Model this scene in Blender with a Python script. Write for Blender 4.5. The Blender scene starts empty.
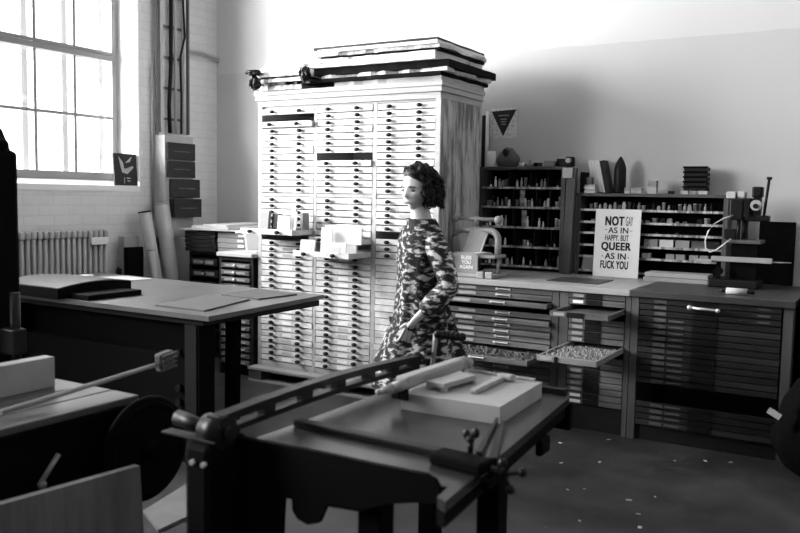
import bpy, bmesh, math, random
from mathutils import Vector, Matrix, noise
random.seed(7)
S = bpy.context.scene
COL = S.collection
PI = math.pi
R = math.radians
WM = {}                                   # world matrix of every object built

# ------------------------------------------------------------------ materials
MATS = {}
def mat(name, v, rough=0.6, metal=0.0, amt=0.0, scale=(5, 5, 5), bump=0.0, bscale=None, spec=0.5, lo=None, contrast=(0.3, 0.7)):
    """grey material; v = base value, amt/lo = how dark the grain or stain gets"""
    m = bpy.data.materials.new(name); m.use_nodes = True
    nt = m.node_tree; b = nt.nodes['Principled BSDF']
    b.inputs['Base Color'].default_value = (v, v, v, 1)
    b.inputs['Roughness'].default_value = rough
    b.inputs['Metallic'].default_value = metal
    b.inputs['Specular IOR Level'].default_value = spec
    if amt or bump:
        tc = nt.nodes.new('ShaderNodeTexCoord')
        mp = nt.nodes.new('ShaderNodeMapping'); mp.inputs['Scale'].default_value = scale
        nt.links.new(tc.outputs['Object'], mp.inputs['Vector'])
        n = nt.nodes.new('ShaderNodeTexNoise'); n.inputs['Scale'].default_value = 1; n.inputs['Detail'].default_value = 6
        n.inputs['Roughness'].default_value = 0.65
        nt.links.new(mp.outputs[0], n.inputs['Vector'])
        if amt:
            cr = nt.nodes.new('ShaderNodeValToRGB')
            l = lo if lo is not None else v * (1 - amt)
            cr.color_ramp.elements[0].position = contrast[0]; cr.color_ramp.elements[0].color = (l, l, l, 1)
            cr.color_ramp.elements[1].position = contrast[1]; cr.color_ramp.elements[1].color = (v, v, v, 1)
            nt.links.new(n.outputs['Fac'], cr.inputs['Fac'])
            nt.links.new(cr.outputs['Color'], b.inputs['Base Color'])
        if bump:
            bp = nt.nodes.new('ShaderNodeBump'); bp.inputs['Strength'].default_value = bump; bp.inputs['Distance'].default_value = 0.01
            nt.links.new(n.outputs['Fac'], bp.inputs['Height'])
            nt.links.new(bp.outputs['Normal'], b.inputs['Normal'])
    MATS[name] = m
    return m

M_paper = mat('paper_white', 0.66, 0.7)
M_poster = mat('poster_white', 0.88, 0.7)
M_paper2 = mat('paper_grey', 0.46, 0.7, amt=0.15, scale=(8, 8, 8))
M_card = mat('grey_card', 0.30, 0.7, amt=0.15)
M_printed = mat('printed_paper', 0.58, 0.7, amt=0.5, scale=(60, 60, 60), contrast=(0.35, 0.5))
M_marked = mat('marked_paper', 0.66, 0.7, amt=0.75, scale=(9, 9, 16), contrast=(0.30, 0.42))
M_pine = mat('pale_pine', 0.46, 0.55, amt=0.25, scale=(1.5, 3, 22), contrast=(0.35, 0.65))
M_drawer = mat('pale_drawer_wood', 0.74, 0.5, amt=0.45, scale=(5, 3, 11), contrast=(0.36, 0.58))
M_side = mat('old_board_wood', 0.52, 0.6, lo=0.14, amt=0.8, scale=(13, 13, 2.2), contrast=(0.40, 0.56), bump=0.3)
M_case = mat('type_case_wood', 0.15, 0.5, amt=0.65, scale=(1.6, 8, 26), contrast=(0.35, 0.65), spec=0.3)
M_case2 = mat('type_case_wood_dark', 0.018, 0.5, amt=0.5, scale=(1.6, 8, 26), spec=0.25)
M_case3 = mat('type_case_wood_mid', 0.035, 0.5, amt=0.5, scale=(1.6, 8, 26), spec=0.25)
M_base = mat('black_stained_panel', 0.004, 0.8, spec=0.05)
M_curv = mat('satin_black_lid', 0.09, 0.25, spec=0.8)
M_feed = mat('feed_board_wood', 0.085, 0.4, amt=0.3, scale=(8, 2, 8))
M_printed2 = mat('patterned_paper', 0.72, 0.7, amt=0.35, scale=(45, 45, 45), contrast=(0.4, 0.55))
M_counter2 = mat('counter_wood_dark', 0.045, 0.45, amt=0.5, scale=(1.5, 14, 6))
M_counter = mat('counter_wood', 0.40, 0.42, amt=0.5, scale=(1.5, 14, 6), contrast=(0.3, 0.7))
M_post = mat('post_wood', 0.085, 0.55, amt=0.5, scale=(16, 16, 1.5))
M_dark = mat('dark_wood', 0.014, 0.55, amt=0.4, scale=(3, 3, 14), spec=0.2)
M_black = mat('black_iron', 0.003, 0.7, amt=0.2, spec=0.05)
M_iron = mat('worn_cast_iron', 0.012, 0.38, amt=0.4, scale=(7, 7, 7), spec=0.22)
M_bed = mat('press_bed', 0.038, 0.26, amt=0.5, scale=(5, 3, 5), contrast=(0.3, 0.75), spec=0.7, bump=0.05)
M_slab = mat('pale_slab', 0.36, 0.55, amt=0.25, scale=(5, 5, 5))
M_alu = mat('grey_painted_metal', 0.33, 0.4, amt=0.2, scale=(12, 12, 12))
M_chrome = mat('bare_steel', 0.75, 0.3, metal=0.7)
M_table = mat('table_laminate', 0.15, 0.33, amt=0.4, scale=(2.2, 2.2, 2.2), contrast=(0.3, 0.7), spec=0.6)
M_rad = mat('radiator_paint', 0.36, 0.4, spec=0.5)
M_frame = mat('window_paint_grey', 0.22, 0.5)
M_out = mat('outer_sash_white', 0.75, 0.6)
M_sash = mat('outer_sash_grey', 0.30, 0.6)
M_dim = mat('dim_label', 0.10, 0.6, amt=0.6, scale=(80, 80, 80))
M_board = mat('grey_greyboard', 0.08, 0.7)
M_trayrim = mat('pale_tray_wood', 0.30, 0.5, amt=0.3, scale=(3, 8, 20))
M_reveal = mat('reveal_white', 0.85, 0.7)
M_sill = mat('sill_white', 0.75, 0.45)
M_rubber = mat('black_plastic', 0.006, 0.45, spec=0.2)
M_knob = mat('dark_pull', 0.008, 0.4, spec=0.2)
M_label = mat('label_card', 0.85, 0.7)
M_label2 = mat('label_aged', 0.42, 0.6, amt=0.4, scale=(60, 60, 60))
M_cloth = mat('dark_cloth', 0.004, 0.95, amt=0.3, spec=0.05)
M_skin = mat('skin', 0.62, 0.5)
M_hair = mat('dark_hair', 0.007, 0.5, amt=0.5, scale=(60, 60, 60), bump=0.4, spec=0.2)
M_lip = mat('lips', 0.22, 0.4)
M_eye = mat('eye_dark', 0.05, 0.3)
M_brow = mat('brow_dark', 0.06, 0.7)
M_trouser = mat('dark_trousers', 0.014, 0.85)
M_shoe = mat('dark_shoe', 0.02, 0.5)
M_plyw = mat('plywood_panel', 0.19, 0.55, amt=0.5, scale=(3, 16, 2), contrast=(0.3, 0.7))
M_cardb = mat('cardboard', 0.16, 0.7, amt=0.3)
M_ink = mat('print_ink', 0.008, 0.7)
M_greyink = mat('grey_print', 0.35, 0.7)
M_pipe = mat('pipe_grey', 0.4, 0.5)
M_pipe_d = mat('pipe_dark', 0.12, 0.5)
M_roll = mat('roll_paper', 0.36, 0.7, amt=0.15, scale=(10, 10, 4))

def brick_mat(name, axes, v):
    m = bpy.data.materials.new(name); m.use_nodes = True
    nt = m.node_tree; b = nt.nodes['Principled BSDF']
    b.inputs['Roughness'].default_value = 0.55
    tc = nt.nodes.new('ShaderNodeTexCoord'); sp = nt.nodes.new('ShaderNodeSeparateXYZ'); cb = nt.nodes.new('ShaderNodeCombineXYZ')
    nt.links.new(tc.outputs['Object'], sp.inputs[0])
    nt.links.new(sp.outputs[axes[0]], cb.inputs[0]); nt.links.new(sp.outputs[axes[1]], cb.inputs[1])
    nz = nt.nodes.new('ShaderNodeTexNoise'); nz.inputs['Scale'].default_value = 3.0; nz.inputs['Detail'].default_value = 5
    nt.links.new(tc.outputs['Object'], nz.inputs['Vector'])
    add = nt.nodes.new('ShaderNodeVectorMath'); add.operation = 'MULTIPLY_ADD'
    add.inputs[1].default_value = (0.025, 0.025, 0.025)
    nt.links.new(nz.outputs['Color'], add.inputs[0]); nt.links.new(cb.outputs[0], add.inputs[2])
    br = nt.nodes.new('ShaderNodeTexBrick')
    br.inputs['Scale'].default_value = 1.0; br.inputs['Brick Width'].default_value = 0.27; br.inputs['Row Height'].default_value = 0.082
    br.inputs['Mortar Size'].default_value = 0.008; br.inputs['Mortar Smooth'].default_value = 0.9
    br.inputs['Color1'].default_value = (1, 1, 1, 1); br.inputs['Color2'].default_value = (0.9, 0.9, 0.9, 1); br.inputs['Mortar'].default_value = (0.6, 0.6, 0.6, 1)
    nt.links.new(add.outputs[0], br.inputs['Vector'])
    n2 = nt.nodes.new('ShaderNodeTexNoise'); n2.inputs['Scale'].default_value = 14; n2.inputs['Detail'].default_value = 6
    nt.links.new(tc.outputs['Object'], n2.inputs['Vector'])
    mx = nt.nodes.new('ShaderNodeMix'); mx.data_type = 'RGBA'; mx.inputs[0].default_value = 0.35
    nt.links.new(br.outputs['Color'], mx.inputs[6]); nt.links.new(n2.outputs['Color'], mx.inputs[7])
    bw = nt.nodes.new('ShaderNodeRGBToBW'); nt.links.new(mx.outputs[2], bw.inputs[0])
    bp = nt.nodes.new('ShaderNodeBump'); bp.inputs['Strength'].default_value = 0.22; bp.inputs['Distance'].default_value = 0.008
    nt.links.new(bw.outputs[0], bp.inputs['Height']); nt.links.new(bp.outputs[0], b.inputs['Normal'])
    cr = nt.nodes.new('ShaderNodeValToRGB')
    cr.color_ramp.elements[0].position = 0.45; cr.color_ramp.elements[0].color = (v*0.80,)*3 + (1,)
    cr.color_ramp.elements[1].position = 0.85; cr.color_ramp.elements[1].color = (v, v, v, 1)
    nt.links.new(bw.outputs[0], cr.inputs[0]); nt.links.new(cr.outputs[0], b.inputs['Base Color'])
    return m

def two_tone_mat():
    m = bpy.data.materials.new('back_wall_paint'); m.use_nodes = True
    nt = m.node_tree; b = nt.nodes['Principled BSDF']; b.inputs['Roughness'].default_value = 0.6
    tc = nt.nodes.new('ShaderNodeTexCoord'); sp = nt.nodes.new('ShaderNodeSeparateXYZ')
    nt.links.new(tc.outputs['Object'], sp.inputs[0])
    n = nt.nodes.new('ShaderNodeTexNoise'); n.inputs['Scale'].default_value = 6; n.inputs['Detail'].default_value = 4
    nt.links.new(tc.outputs['Object'], n.inputs['Vector'])
    ma = nt.nodes.new('ShaderNodeMath'); ma.operation = 'MULTIPLY_ADD'; ma.inputs[1].default_value = 0.03
    nt.links.new(n.outputs['Fac'], ma.inputs[0]); nt.links.new(sp.outputs['Z'], ma.inputs[2])
    gt = nt.nodes.new('ShaderNodeMath'); gt.operation = 'GREATER_THAN'; gt.inputs[1].default_value = 2.685
    nt.links.new(ma.outputs[0], gt.inputs[0])
    mx = nt.nodes.new('ShaderNodeMix'); mx.data_type = 'RGBA'
    mx.inputs[6].default_value = (0.53, 0.53, 0.53, 1); mx.inputs[7].default_value = (0.60, 0.60, 0.60, 1)
    nt.links.new(gt.outputs[0], mx.inputs[0]); nt.links.new(mx.outputs[2], b.inputs['Base Color'])
    bp = nt.nodes.new('ShaderNodeBump'); bp.inputs['Strength'].default_value = 0.15; bp.inputs['Distance'].default_value = 0.01
    nt.links.new(n.outputs['Fac'], bp.inputs['Height']); nt.links.new(bp.outputs[0], b.inputs['Normal'])
    return m

def floor_mat():
    m = bpy.data.materials.new('worn_concrete'); m.use_nodes = True
    nt = m.node_tree; b = nt.nodes['Principled BSDF']; b.inputs['Roughness'].default_value = 0.5
    tc = nt.nodes.new('ShaderNodeTexCoord')
    n = nt.nodes.new('ShaderNodeTexNoise'); n.inputs['Scale'].default_value = 2.2; n.inputs['Detail'].default_value = 10; n.inputs['Roughness'].default_value = 0.7
    nt.links.new(tc.outputs['Object'], n.inputs['Vector'])
    cr = nt.nodes.new('ShaderNodeValToRGB')
    cr.color_ramp.elements[0].position = 0.35; cr.color_ramp.elements[0].color = (0.012,)*3 + (1,)
    cr.color_ramp.elements[1].position = 0.68; cr.color_ramp.elements[1].color = (0.052,)*3 + (1,)
    nt.links.new(n.outputs['Fac'], cr.inputs[0])
    v = nt.nodes.new('ShaderNodeTexNoise'); v.inputs['Scale'].default_value = 26; v.inputs['Detail'].default_value = 3
    nt.links.new(tc.outputs['Object'], v.inputs['Vector'])
    c2 = nt.nodes.new('ShaderNodeValToRGB')
    c2.color_ramp.elements[0].position = 0.70; c2.color_ramp.elements[0].color = (0, 0, 0, 1)
    c2.color_ramp.elements[1].position = 0.74; c2.color_ramp.elements[1].color = (0.5, 0.5, 0.5, 1)
    nt.links.new(v.outputs['Fac'], c2.inputs[0])
    mx = nt.nodes.new('ShaderNodeMix'); mx.data_type = 'RGBA'
    mx.inputs[7].default_value = (0.2, 0.2, 0.2, 1)
    nt.links.new(c2.outputs[0], mx.inputs[0]); nt.links.new(cr.outputs[0], mx.inputs[6]); nt.links.new(mx.outputs[2], b.inputs['Base Color'])
    bp = nt.nodes.new('ShaderNodeBump'); bp.inputs['Strength'].default_value = 0.2; bp.inputs['Distance'].default_value = 0.01
    nt.links.new(n.outputs['Fac'], bp.inputs['Height']); nt.links.new(bp.outputs[0], b.inputs['Normal'])
    return m

def pattern_mat():
    """black and white brush-stroke print of the long coat"""
    m = bpy.data.materials.new('printed_coat_cloth'); m.use_nodes = True
    nt = m.node_tree; b = nt.nodes['Principled BSDF']; b.inputs['Roughness'].default_value = 0.8
    tc = nt.nodes.new('ShaderNodeTexCoord')
    mp = nt.nodes.new('ShaderNodeMapping'); mp.inputs['Rotation'].default_value = (0, R(33), 0); mp.inputs['Scale'].default_value = (21, 18, 46)
    nt.links.new(tc.outputs['Object'], mp.inputs['Vector'])
    n = nt.nodes.new('ShaderNodeTexNoise'); n.inputs['Scale'].default_value = 1; n.inputs['Detail'].default_value = 3.5; n.inputs['Roughness'].default_value = 0.55
    nt.links.new(mp.outputs[0], n.inputs['Vector'])
    cr = nt.nodes.new('ShaderNodeValToRGB'); e = cr.color_ramp.elements
    e[0].position = 0.49; e[0].color = (0.012, 0.012, 0.012, 1)
    e[1].position = 0.61; e[1].color = (0.75, 0.75, 0.75, 1)
    k = e.new(0.53); k.color = (0.16, 0.16, 0.16, 1)
    nt.links.new(n.outputs['Fac'], cr.inputs[0]); nt.links.new(cr.outputs[0], b.inputs['Base Color'])
    return m

def glass_mat():
    m = bpy.data.materials.new('window_glass'); m.use_nodes = True
    nt = m.node_tree; nt.nodes.clear()
    o = nt.nodes.new('ShaderNodeOutputMaterial'); mx = nt.nodes.new('ShaderNodeMixShader'); mx.inputs[0].default_value = 0.06
    t = nt.nodes.new('ShaderNodeBsdfTransparent'); g = nt.nodes.new('ShaderNodeBsdfGlossy'); g.inputs['Roughness'].default_value = 0.02
    nt.links.new(t.outputs[0], mx.inputs[1]); nt.links.new(g.outputs[0], mx.inputs[2]); nt.links.new(mx.outputs[0], o.inputs[0])
    return m
M_glass = glass_mat(); M_coat = pattern_mat()

# ------------------------------------------------------------------ mesh builder
class MB:
    def __init__(s): s.bm = bmesh.new()
    def box(s, x0, x1, y0, y1, z0, z1, rz=0, bev=0.0, rx=0, ry=0, piv=None):
        b = bmesh.new()
        c = Vector(((x0+x1)/2, (y0+y1)/2, (z0+z1)/2))
        bmesh.ops.create_cube(b, size=1, matrix=Matrix.Diagonal((abs(x1-x0), abs(y1-y0), abs(z1-z0), 1)))
        if bev: bmesh.ops.bevel(b, geom=b.edges[:], offset=bev, segments=2, affect='EDGES', profile=0.5)
        rot = Matrix.Rotation(rz, 4, 'Z') @ Matrix.Rotation(ry, 4, 'Y') @ Matrix.Rotation(rx, 4, 'X')
        if piv is None: M = Matrix.Translation(c) @ rot
        else:
            p = Vector(piv); M = Matrix.Translation(p) @ rot @ Matrix.Translation(c - p)
        bmesh.ops.transform(b, matrix=M, verts=b.verts)
        s._join(b); return s
    def _join(s, b, smooth=False):
        if smooth:
            for f in b.faces: f.smooth = True
        me = bpy.data.meshes.new('tmp'); b.to_mesh(me); b.free()
        s.bm.from_mesh(me); bpy.data.meshes.remove(me)
    def cyl(s, p0, p1, r0, r1=None, n=16, smooth=True):
        r1 = r0 if r1 is None else r1
        p0 = Vector(p0); p1 = Vector(p1); d = p1-p0
        b = bmesh.new()
        bmesh.ops.create_cone(b, cap_ends=True, segments=n, radius1=r0, radius2=r1, depth=d.length)
        q = d.to_track_quat('Z', 'Y').to_matrix().to_4x4()
        bmesh.ops.transform(b, matrix=Matrix.Translation((p0+p1)/2) @ q, verts=b.verts)
        if smooth:
            for f in b.faces: f.smooth = len(f.verts) == 4
        s._join(b); return s
    def ball(s, c, r, sc=(1, 1, 1), n=16, rot=None):
        b = bmesh.new(); bmesh.ops.create_uvsphere(b, u_segments=n, v_segments=max(6, n*2//3), radius=r)
        M = Matrix.Translation(c) @ (rot.to_4x4() if rot else Matrix.Identity(4)) @ Matrix.Diagonal((*sc, 1))
        bmesh.ops.transform(b, matrix=M, verts=b.verts); s._join(b, True); return s
    def lathe(s, c, prof, n=20):
        b = bmesh.new(); rings = []
        for r, z in prof:
            rings.append([b.verts.new((c[0]+r*math.cos(2*PI*i/n), c[1]+r*math.sin(2*PI*i/n), c[2]+z)) for i in range(n)])
        for a, d in zip(rings, rings[1:]):
            for i in range(n): b.faces.new((a[i], a[(i+1) % n], d[(i+1) % n], d[i])).smooth = True
        b.faces.new(rings[0][::-1]); b.faces.new(rings[-1]); s._join(b); return s
    def tube(s, pts, r, n=8, rr=None):
        pts = [Vector(p) for p in pts]; b = bmesh.new(); rings = []
        for i, p in enumerate(pts):
            t = (pts[min(i+1, len(pts)-1)] - pts[max(i-1, 0)]).normalized()
            up = Vector((0, 0, 1)) if abs(t.z) < 0.9 else Vector((1, 0, 0))
            a = t.cross(up).normalized(); c = t.cross(a).normalized()
            q = rr[i] if rr else r
            rings.append([b.verts.new(p + q*(a*math.cos(2*PI*k/n) + c*math.sin(2*PI*k/n))) for k in range(n)])
        for a, d in zip(rings, rings[1:]):
            for k in range(n): b.faces.new((a[k], a[(k+1) % n], d[(k+1) % n], d[k])).smooth = True
        b.faces.new(rings[0]); b.faces.new(rings[-1][::-1])
        bmesh.ops.recalc_face_normals(b, faces=b.faces)
        s._join(b); return s
    def prism(s, poly, axis, a0, a1):
        """poly of 2-D points in the other two axes (x,y,z order), from a0 to a1 along axis"""
        b = bmesh.new()
        def P(u, v, a):
            return {0: (a, u, v), 1: (u, a, v), 2: (u, v, a)}[axis]
        A = [b.verts.new(P(u, v, a0)) for u, v in poly]; B = [b.verts.new(P(u, v, a1)) for u, v in poly]
        n = len(poly)
        b.faces.new(A[::-1]); b.faces.new(B)
        for i in range(n): b.faces.new((A[i], A[(i+1) % n], B[(i+1) % n], B[i]))
        bmesh.ops.recalc_face_normals(b, faces=b.faces)
        s._join(b); return s
    def slabq(s, q, t):
        """four bottom corners (world) and a thickness along z"""
        b = bmesh.new(); A = [b.verts.new(p) for p in q]; B = [b.verts.new((p[0], p[1], p[2]+t)) for p in q]
        b.faces.new(A[::-1]); b.faces.new(B)
        for i in range(4): b.faces.new((A[i], A[(i+1) % 4], B[(i+1) % 4], B[i]))
        bmesh.ops.recalc_face_normals(b, faces=b.faces); s._join(b); return s
    def build(s, name, material, parent=None, local=False, **props):
        me = bpy.data.meshes.new(name)
        if parent is not None:
            if not local: bmesh.ops.transform(s.bm, matrix=WM[parent.name].inverted(), verts=s.bm.verts)
            s.bm.to_mesh(me); o = bpy.data.objects.new(name, me); COL.objects.link(o); o.parent = parent
            WM[o.name] = WM[parent.name].copy()
        else:
            vs = [v.co for v in s.bm.verts]
            c = Vector(((min(v.x for v in vs)+max(v.x for v in vs))/2, (min(v.y for v in vs)+max(v.y for v in vs))/2, min(v.z for v in vs)))
            bmesh.ops.translate(s.bm, vec=-c, verts=s.bm.verts)
            s.bm.to_mesh(me); o = bpy.data.objects.new(name, me); COL.objects.link(o); o.location = c
            WM[o.name] = Matrix.Translation(c)
        s.bm.free()
        for m in (material if isinstance(material, (list, tuple)) else [material]): me.materials.append(m)
        for k, v in props.items(): o[k] = v
        return o

def tag(o, label, cat, group=None):
    o['label'] = label; o['category'] = cat
    if group: o['group'] = group
    return o
def thing(name, label, cat, loc=(0, 0, 0), rz=0, group=None):
    o = bpy.data.objects.new(name, None); COL.objects.link(o); o.empty_display_size = 0.05
    o.location = loc; o.rotation_euler = (0, 0, rz)
    WM[o.name] = Matrix.Translation(loc) @ Matrix.Rotation(rz, 4, 'Z')
    return tag(o, label, cat, group)
def one(mb, name, m, label, cat, group=None):
    return tag(mb.build(name, m), label, cat, group)
def structure(mb, name, m):
    o = mb.build(name, m); o['kind'] = 'structure'; return o
def struct_world(mb, name, m):
    """structure mesh whose local coordinates are world coordinates (textures are laid out in metres)"""
    me = bpy.data.meshes.new(name); mb.bm.to_mesh(me); mb.bm.free()
    o = bpy.data.objects.new(name, me); COL.objects.link(o); me.materials.append(m); o['kind'] = 'structure'
    WM[o.name] = Matrix.Identity(4); return o
def copy_tree(o, parent=None):
    c = o.copy(); COL.objects.link(c)
    if parent is not None: c.parent = parent
    for ch in list(o.children): copy_tree(ch, c)
    return c
def text_mesh(body, size, material, parent, M, sx=1.0, bold=0.0, name='lettering', ext=0.0006, space=1.0):
    cu = bpy.data.curves.new('t', 'FONT'); cu.body = body; cu.size = size; cu.align_x = 'CENTER'; cu.align_y = 'CENTER'
    cu.offset = bold; cu.space_character = space; cu.extrude = ext
    t = bpy.data.objects.new('t', cu); COL.objects.link(t)
    bpy.context.view_layer.update()
    dg = bpy.context.evaluated_depsgraph_get()
    me = bpy.data.meshes.new_from_object(t.evaluated_get(dg))
    bpy.data.objects.remove(t); bpy.data.curves.remove(cu)
    me.transform(WM[parent.name].inverted() @ M @ Matrix.Diagonal((sx, 1, 1, 1)))
    me.materials.clear(); me.materials.append(material)
    o = bpy.data.objects.new(name, me); COL.objects.link(o); o.parent = parent; WM[o.name] = WM[parent.name].copy()
    return o
FACE_Y = Matrix.Rotation(R(90), 4, 'X')           # text standing up, read from -Y

# ------------------------------------------------------------------ the room
XL, YB, XR, YF, ZC = -5.86, 6.19, 2.4, -3.2, 4.5
struct_world(MB().box(XL-0.5, XR+0.2, YF-0.2, YB+0.2, -0.2, 0.0), 'floor', floor_mat())
struct_world(MB().box(XL-0.5, XR+0.2, YF-0.2, YB+0.2, ZC, ZC+0.2), 'ceiling', mat('ceiling_white', 0.85, 0.8))
struct_world(MB().box(XL-0.4, XR+0.2, YB, YB+0.2, 0, ZC), 'wall_back', two_tone_mat())
struct_world(MB().box(XR, XR+0.2, YF, YB, 0, ZC), 'wall_right', mat('wall_paint_right', 0.35, 0.8))
struct_world(MB().box(XL-0.4, XR+0.2, YF-0.2, YF, 0, ZC), 'wall_front', mat('wall_paint_front', 0.2, 0.8))
WIN = [(2.36, 5.14), (-1.6, 1.3)]      # y ranges of the two windows
WZ0, WZ1 = 1.505, 4.02
w = MB()
segs = [(YF, -1.6), (1.3, 2.36), (5.2, YB)]
for a, b_ in segs: w.box(XL-0.4, XL, a, b_, 0, ZC)
for a, b_ in ((-1.6, 1.3), (2.36, 5.2)):
    w.box(XL-0.4, XL, a, b_, 0, WZ0); w.box(XL-0.4, XL, a, b_, WZ1, ZC)
struct_world(w, 'wall_left', brick_mat('painted_brick', (1, 2), 0.64))
# windows
def window(name, y0, y1, ymax_reveal):
    fr = MB(); X0, X1 = -6.16, -6.08
    fr.box(X0, X1, y0, y0+0.05, 1.60, WZ1); fr.box(X0, X1, y1-0.05, y1, 1.60, WZ1)
    fr.box(X0, X1, y0+0.05, y1-0.05, 1.60, 1.667); fr.box(X0, X1, y0+0.05, y1-0.05, WZ1-0.05, WZ1)
    fr.box(X0-0.005, X1+0.015, y0+0.05, y1-0.05, 2.655, 2.70); fr.box(X0, X1, y0+0.05, y1-0.05, 2.71, 2.735)
    o = struct_world(fr, name, M_frame)
    n = 7; mu = MB()
    st = (y1-0.05-(y0+0.05))/n
    for k in range(1, n): mu.box(X0+0.02, X1-0.01, y0+0.05+k*st-0.014, y0+0.05+k*st+0.014, 1.667, WZ1-0.05)
    mu.box(X0+0.02, X1-0.012, y0+0.05, y1-0.05, 2.145, 2.167); mu.box(X0+0.02, X1-0.012, y0+0.05, y1-0.05, 3.2, 3.222)
    mu.build('muntin', M_frame, o)
    g = MB(); g.box(-6.125, -6.121, y0+0.05, y1-0.05, 1.667, WZ1-0.05); g.build('glass', M_glass, o)
    ou = MB()                               # outer sash of the double window
    for k in range(n+1): ou.box(-6.25, -6.21, y0+0.03+k*st-0.02, y0+0.03+k*st+0.035, 1.62, WZ1)
    ou.build('outer_sash', M_sash, o)
    rv = MB()                               # smooth painted reveal lining
    rv.prism([(-6.255, y1+0.002), (-5.858, ymax_reveal), (-5.858, ymax_reveal+0.02), (-6.255, y1+0.05)], 2, 1.60, WZ1)
    rv.build('reveal_lining', M_reveal, o)
    return o
w1 = window('window_1', 2.36, 5.14, 5.185)
w2 = window('window_2', -1.6, 1.26, 1.28)
for i, (a, b_) in enumerate(((2.36, 5.2), (-1.6, 1.3))):
    structure(MB().prism([(-6.25, 1.505), (XL+0.006, 1.505), (XL+0.006, 1.554), (-6.07, 1.599), (-6.25, 1.599)], 1, a, b_), 'trim_%d' % (i+1), M_sill)

# ------------------------------------------------------------------ left wall things
# radiator
rad = thing('radiator', 'pale column radiator on the brick wall under the big window', 'radiator', (-5.78, 4.0, 0.25))
y = 4.69
k = 0
while y > 3.05:
    mb = MB()
    for xx in (-5.80, -5.755, -5.71):
        mb.tube([(xx, y, 0.34), (xx, y, 1.13)], 0.0165, n=8)
    mb.box(-5.822, -5.688, y-0.021, y+0.021, 1.115, 1.18, bev=0.014)
    mb.box(-5.822, -5.688, y-0.021, y+0.021, 0.30, 0.36, bev=0.014)
    mb.build('column', M_rad, rad); y -= 0.052; k += 1
MB().box(-5.69, -5.665, 4.52, 4.69, 1.06, 1.12, bev=0.004).build('heat_meter', M_sill, rad)
for yy in (4.4, 3.3): MB().box(-5.858, -5.82, yy-0.02, yy+0.02, 0.9, 0.94).build('wall_bracket', M_rad, rad)
for yy in (4.4, 3.3): MB().box(-5.79, -5.75, yy-0.02, yy+0.02, 0.0, 0.31).build('foot', M_rad, rad)
# dark round tube end next to the radiator
one(MB().cyl((-5.855, 4.97, 0.80), (-5.79, 4.97, 0.80), 0.05, n=24).cyl((-5.79, 4.97, 0.80), (-5.77, 4.97, 0.80), 0.038, n=24), 'wall_socket', [M_rubber],
    'round black fitting on the brick wall just right of the radiator', 'socket')
# picture on the sill
pic = thing('picture_board', 'black picture board with a pale winged figure standing on the window sill', 'picture', (-5.80, 5.08, 1.601), R(0))
pb = MB().box(-5.875, -5.857, 4.925, 5.178, 1.601, 1.835, ry=R(-6), piv=(-5.866, 5.06, 1.601)); pb.build('board', M_ink, pic)
def flat_x(polys, x, name, m, parent, th=0.0015, tilt=None):
    mb = MB()
    for poly in polys: mb.prism(poly, 0, x, x+th)
    if tilt: bmesh.ops.transform(mb.bm, matrix=tilt, verts=mb.bm.verts)
    return mb.build(name, m, parent)
tl = Matrix.Translation((-5.866, 5.06, 1.601)) @ Matrix.Rotation(R(-6), 4, 'Y') @ Matrix.Translation((5.866, -5.06, -1.601))
flat_x([[(4.9785, 1.815), (5.0240, 1.77), (5.0370, 1.72), (5.0760, 1.69), (5.1410, 1.735), (5.1280, 1.745), (5.0760, 1.71), (5.0695, 1.685), (5.0110, 1.695), (4.9980, 1.74)],
        [(5.1150, 1.81), (5.1280, 1.815), (5.1020, 1.775), (5.0500, 1.765)]], -5.8565, 'figure_print', M_paper2, pic, tilt=tl)
flat_x([[(5.0305, 1.66), (5.0370, 1.66), (5.0305, 1.615), (5.0240, 1.615)], [(5.0565, 1.66), (5.1020, 1.655), (5.1020, 1.65), (5.0565, 1.65)], [(5.0630, 1.64), (5.0955, 1.635), (5.0955, 1.63), (5.0630, 1.63)]],
       -5.8565, 'line_print', M_greyink, pic, tilt=tl)
pic.location.z = 1.5565; pic.scale = (1, 1, 1.2)
# conduits and cable ladder
one(MB().tube([(-5.82, 5.37, 0.0), (-5.82, 5.37, ZC-0.001)], 0.014), 'conduit_pipe', M_pipe_d, 'dark vertical conduit pipe beside the window, from floor to ceiling', 'pipe')
one(MB().tube([(-5.835, 5.33, 1.33), (-5.835, 5.33, 2.65)], 0.007), 'conduit_pipe', M_pipe, 'thin short conduit just left of the dark conduit pipe', 'pipe')
lad = thing('cable_ladder', 'narrow grey metal cable ladder on the brick wall beside the window', 'cable ladder', (-5.84, 5.58, 2.05))
MB().box(-5.857, -5.80, 5.40, 5.435, 2.05, ZC-0.002).build('rail', M_pipe, lad)
MB().box(-5.857, -5.80, 5.745, 5.76, 2.05, ZC-0.002).build('rail', M_pipe_d, lad)
for z in (2.18, 2.46, 2.74, 3.02, 3.30, 3.58, 3.86, 4.14): MB().box(-5.855, -5.84, 5.435, 5.745, z-0.011, z+0.011).build('rung', M_pipe_d, lad)
one(MB().tube([(-5.82, 5.53, 2.05), (-5.82, 5.52, 2.3), (-5.82, 5.545, 2.7), (-5.82, 5.55, 3.2), (-5.82, 5.55, ZC-0.01)], 0.018), 'power_cable', M_rubber, 'thick black cable hanging down inside the cable ladder', 'cable')
for yy, r, m, l in ((5.60, 0.014, M_pipe, 'pale pipe next to the thick black cable'), (5.69, 0.010, M_pipe, 'thin pale pipe near the right rail of the cable ladder'), (5.72, 0.009, M_out, 'thin white pipe, rightmost inside the cable ladder')):
    one(MB().tube([(-5.82, yy, 2.05), (-5.82, yy, ZC-0.01)], r), 'conduit_pipe', m, l, 'pipe')
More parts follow.
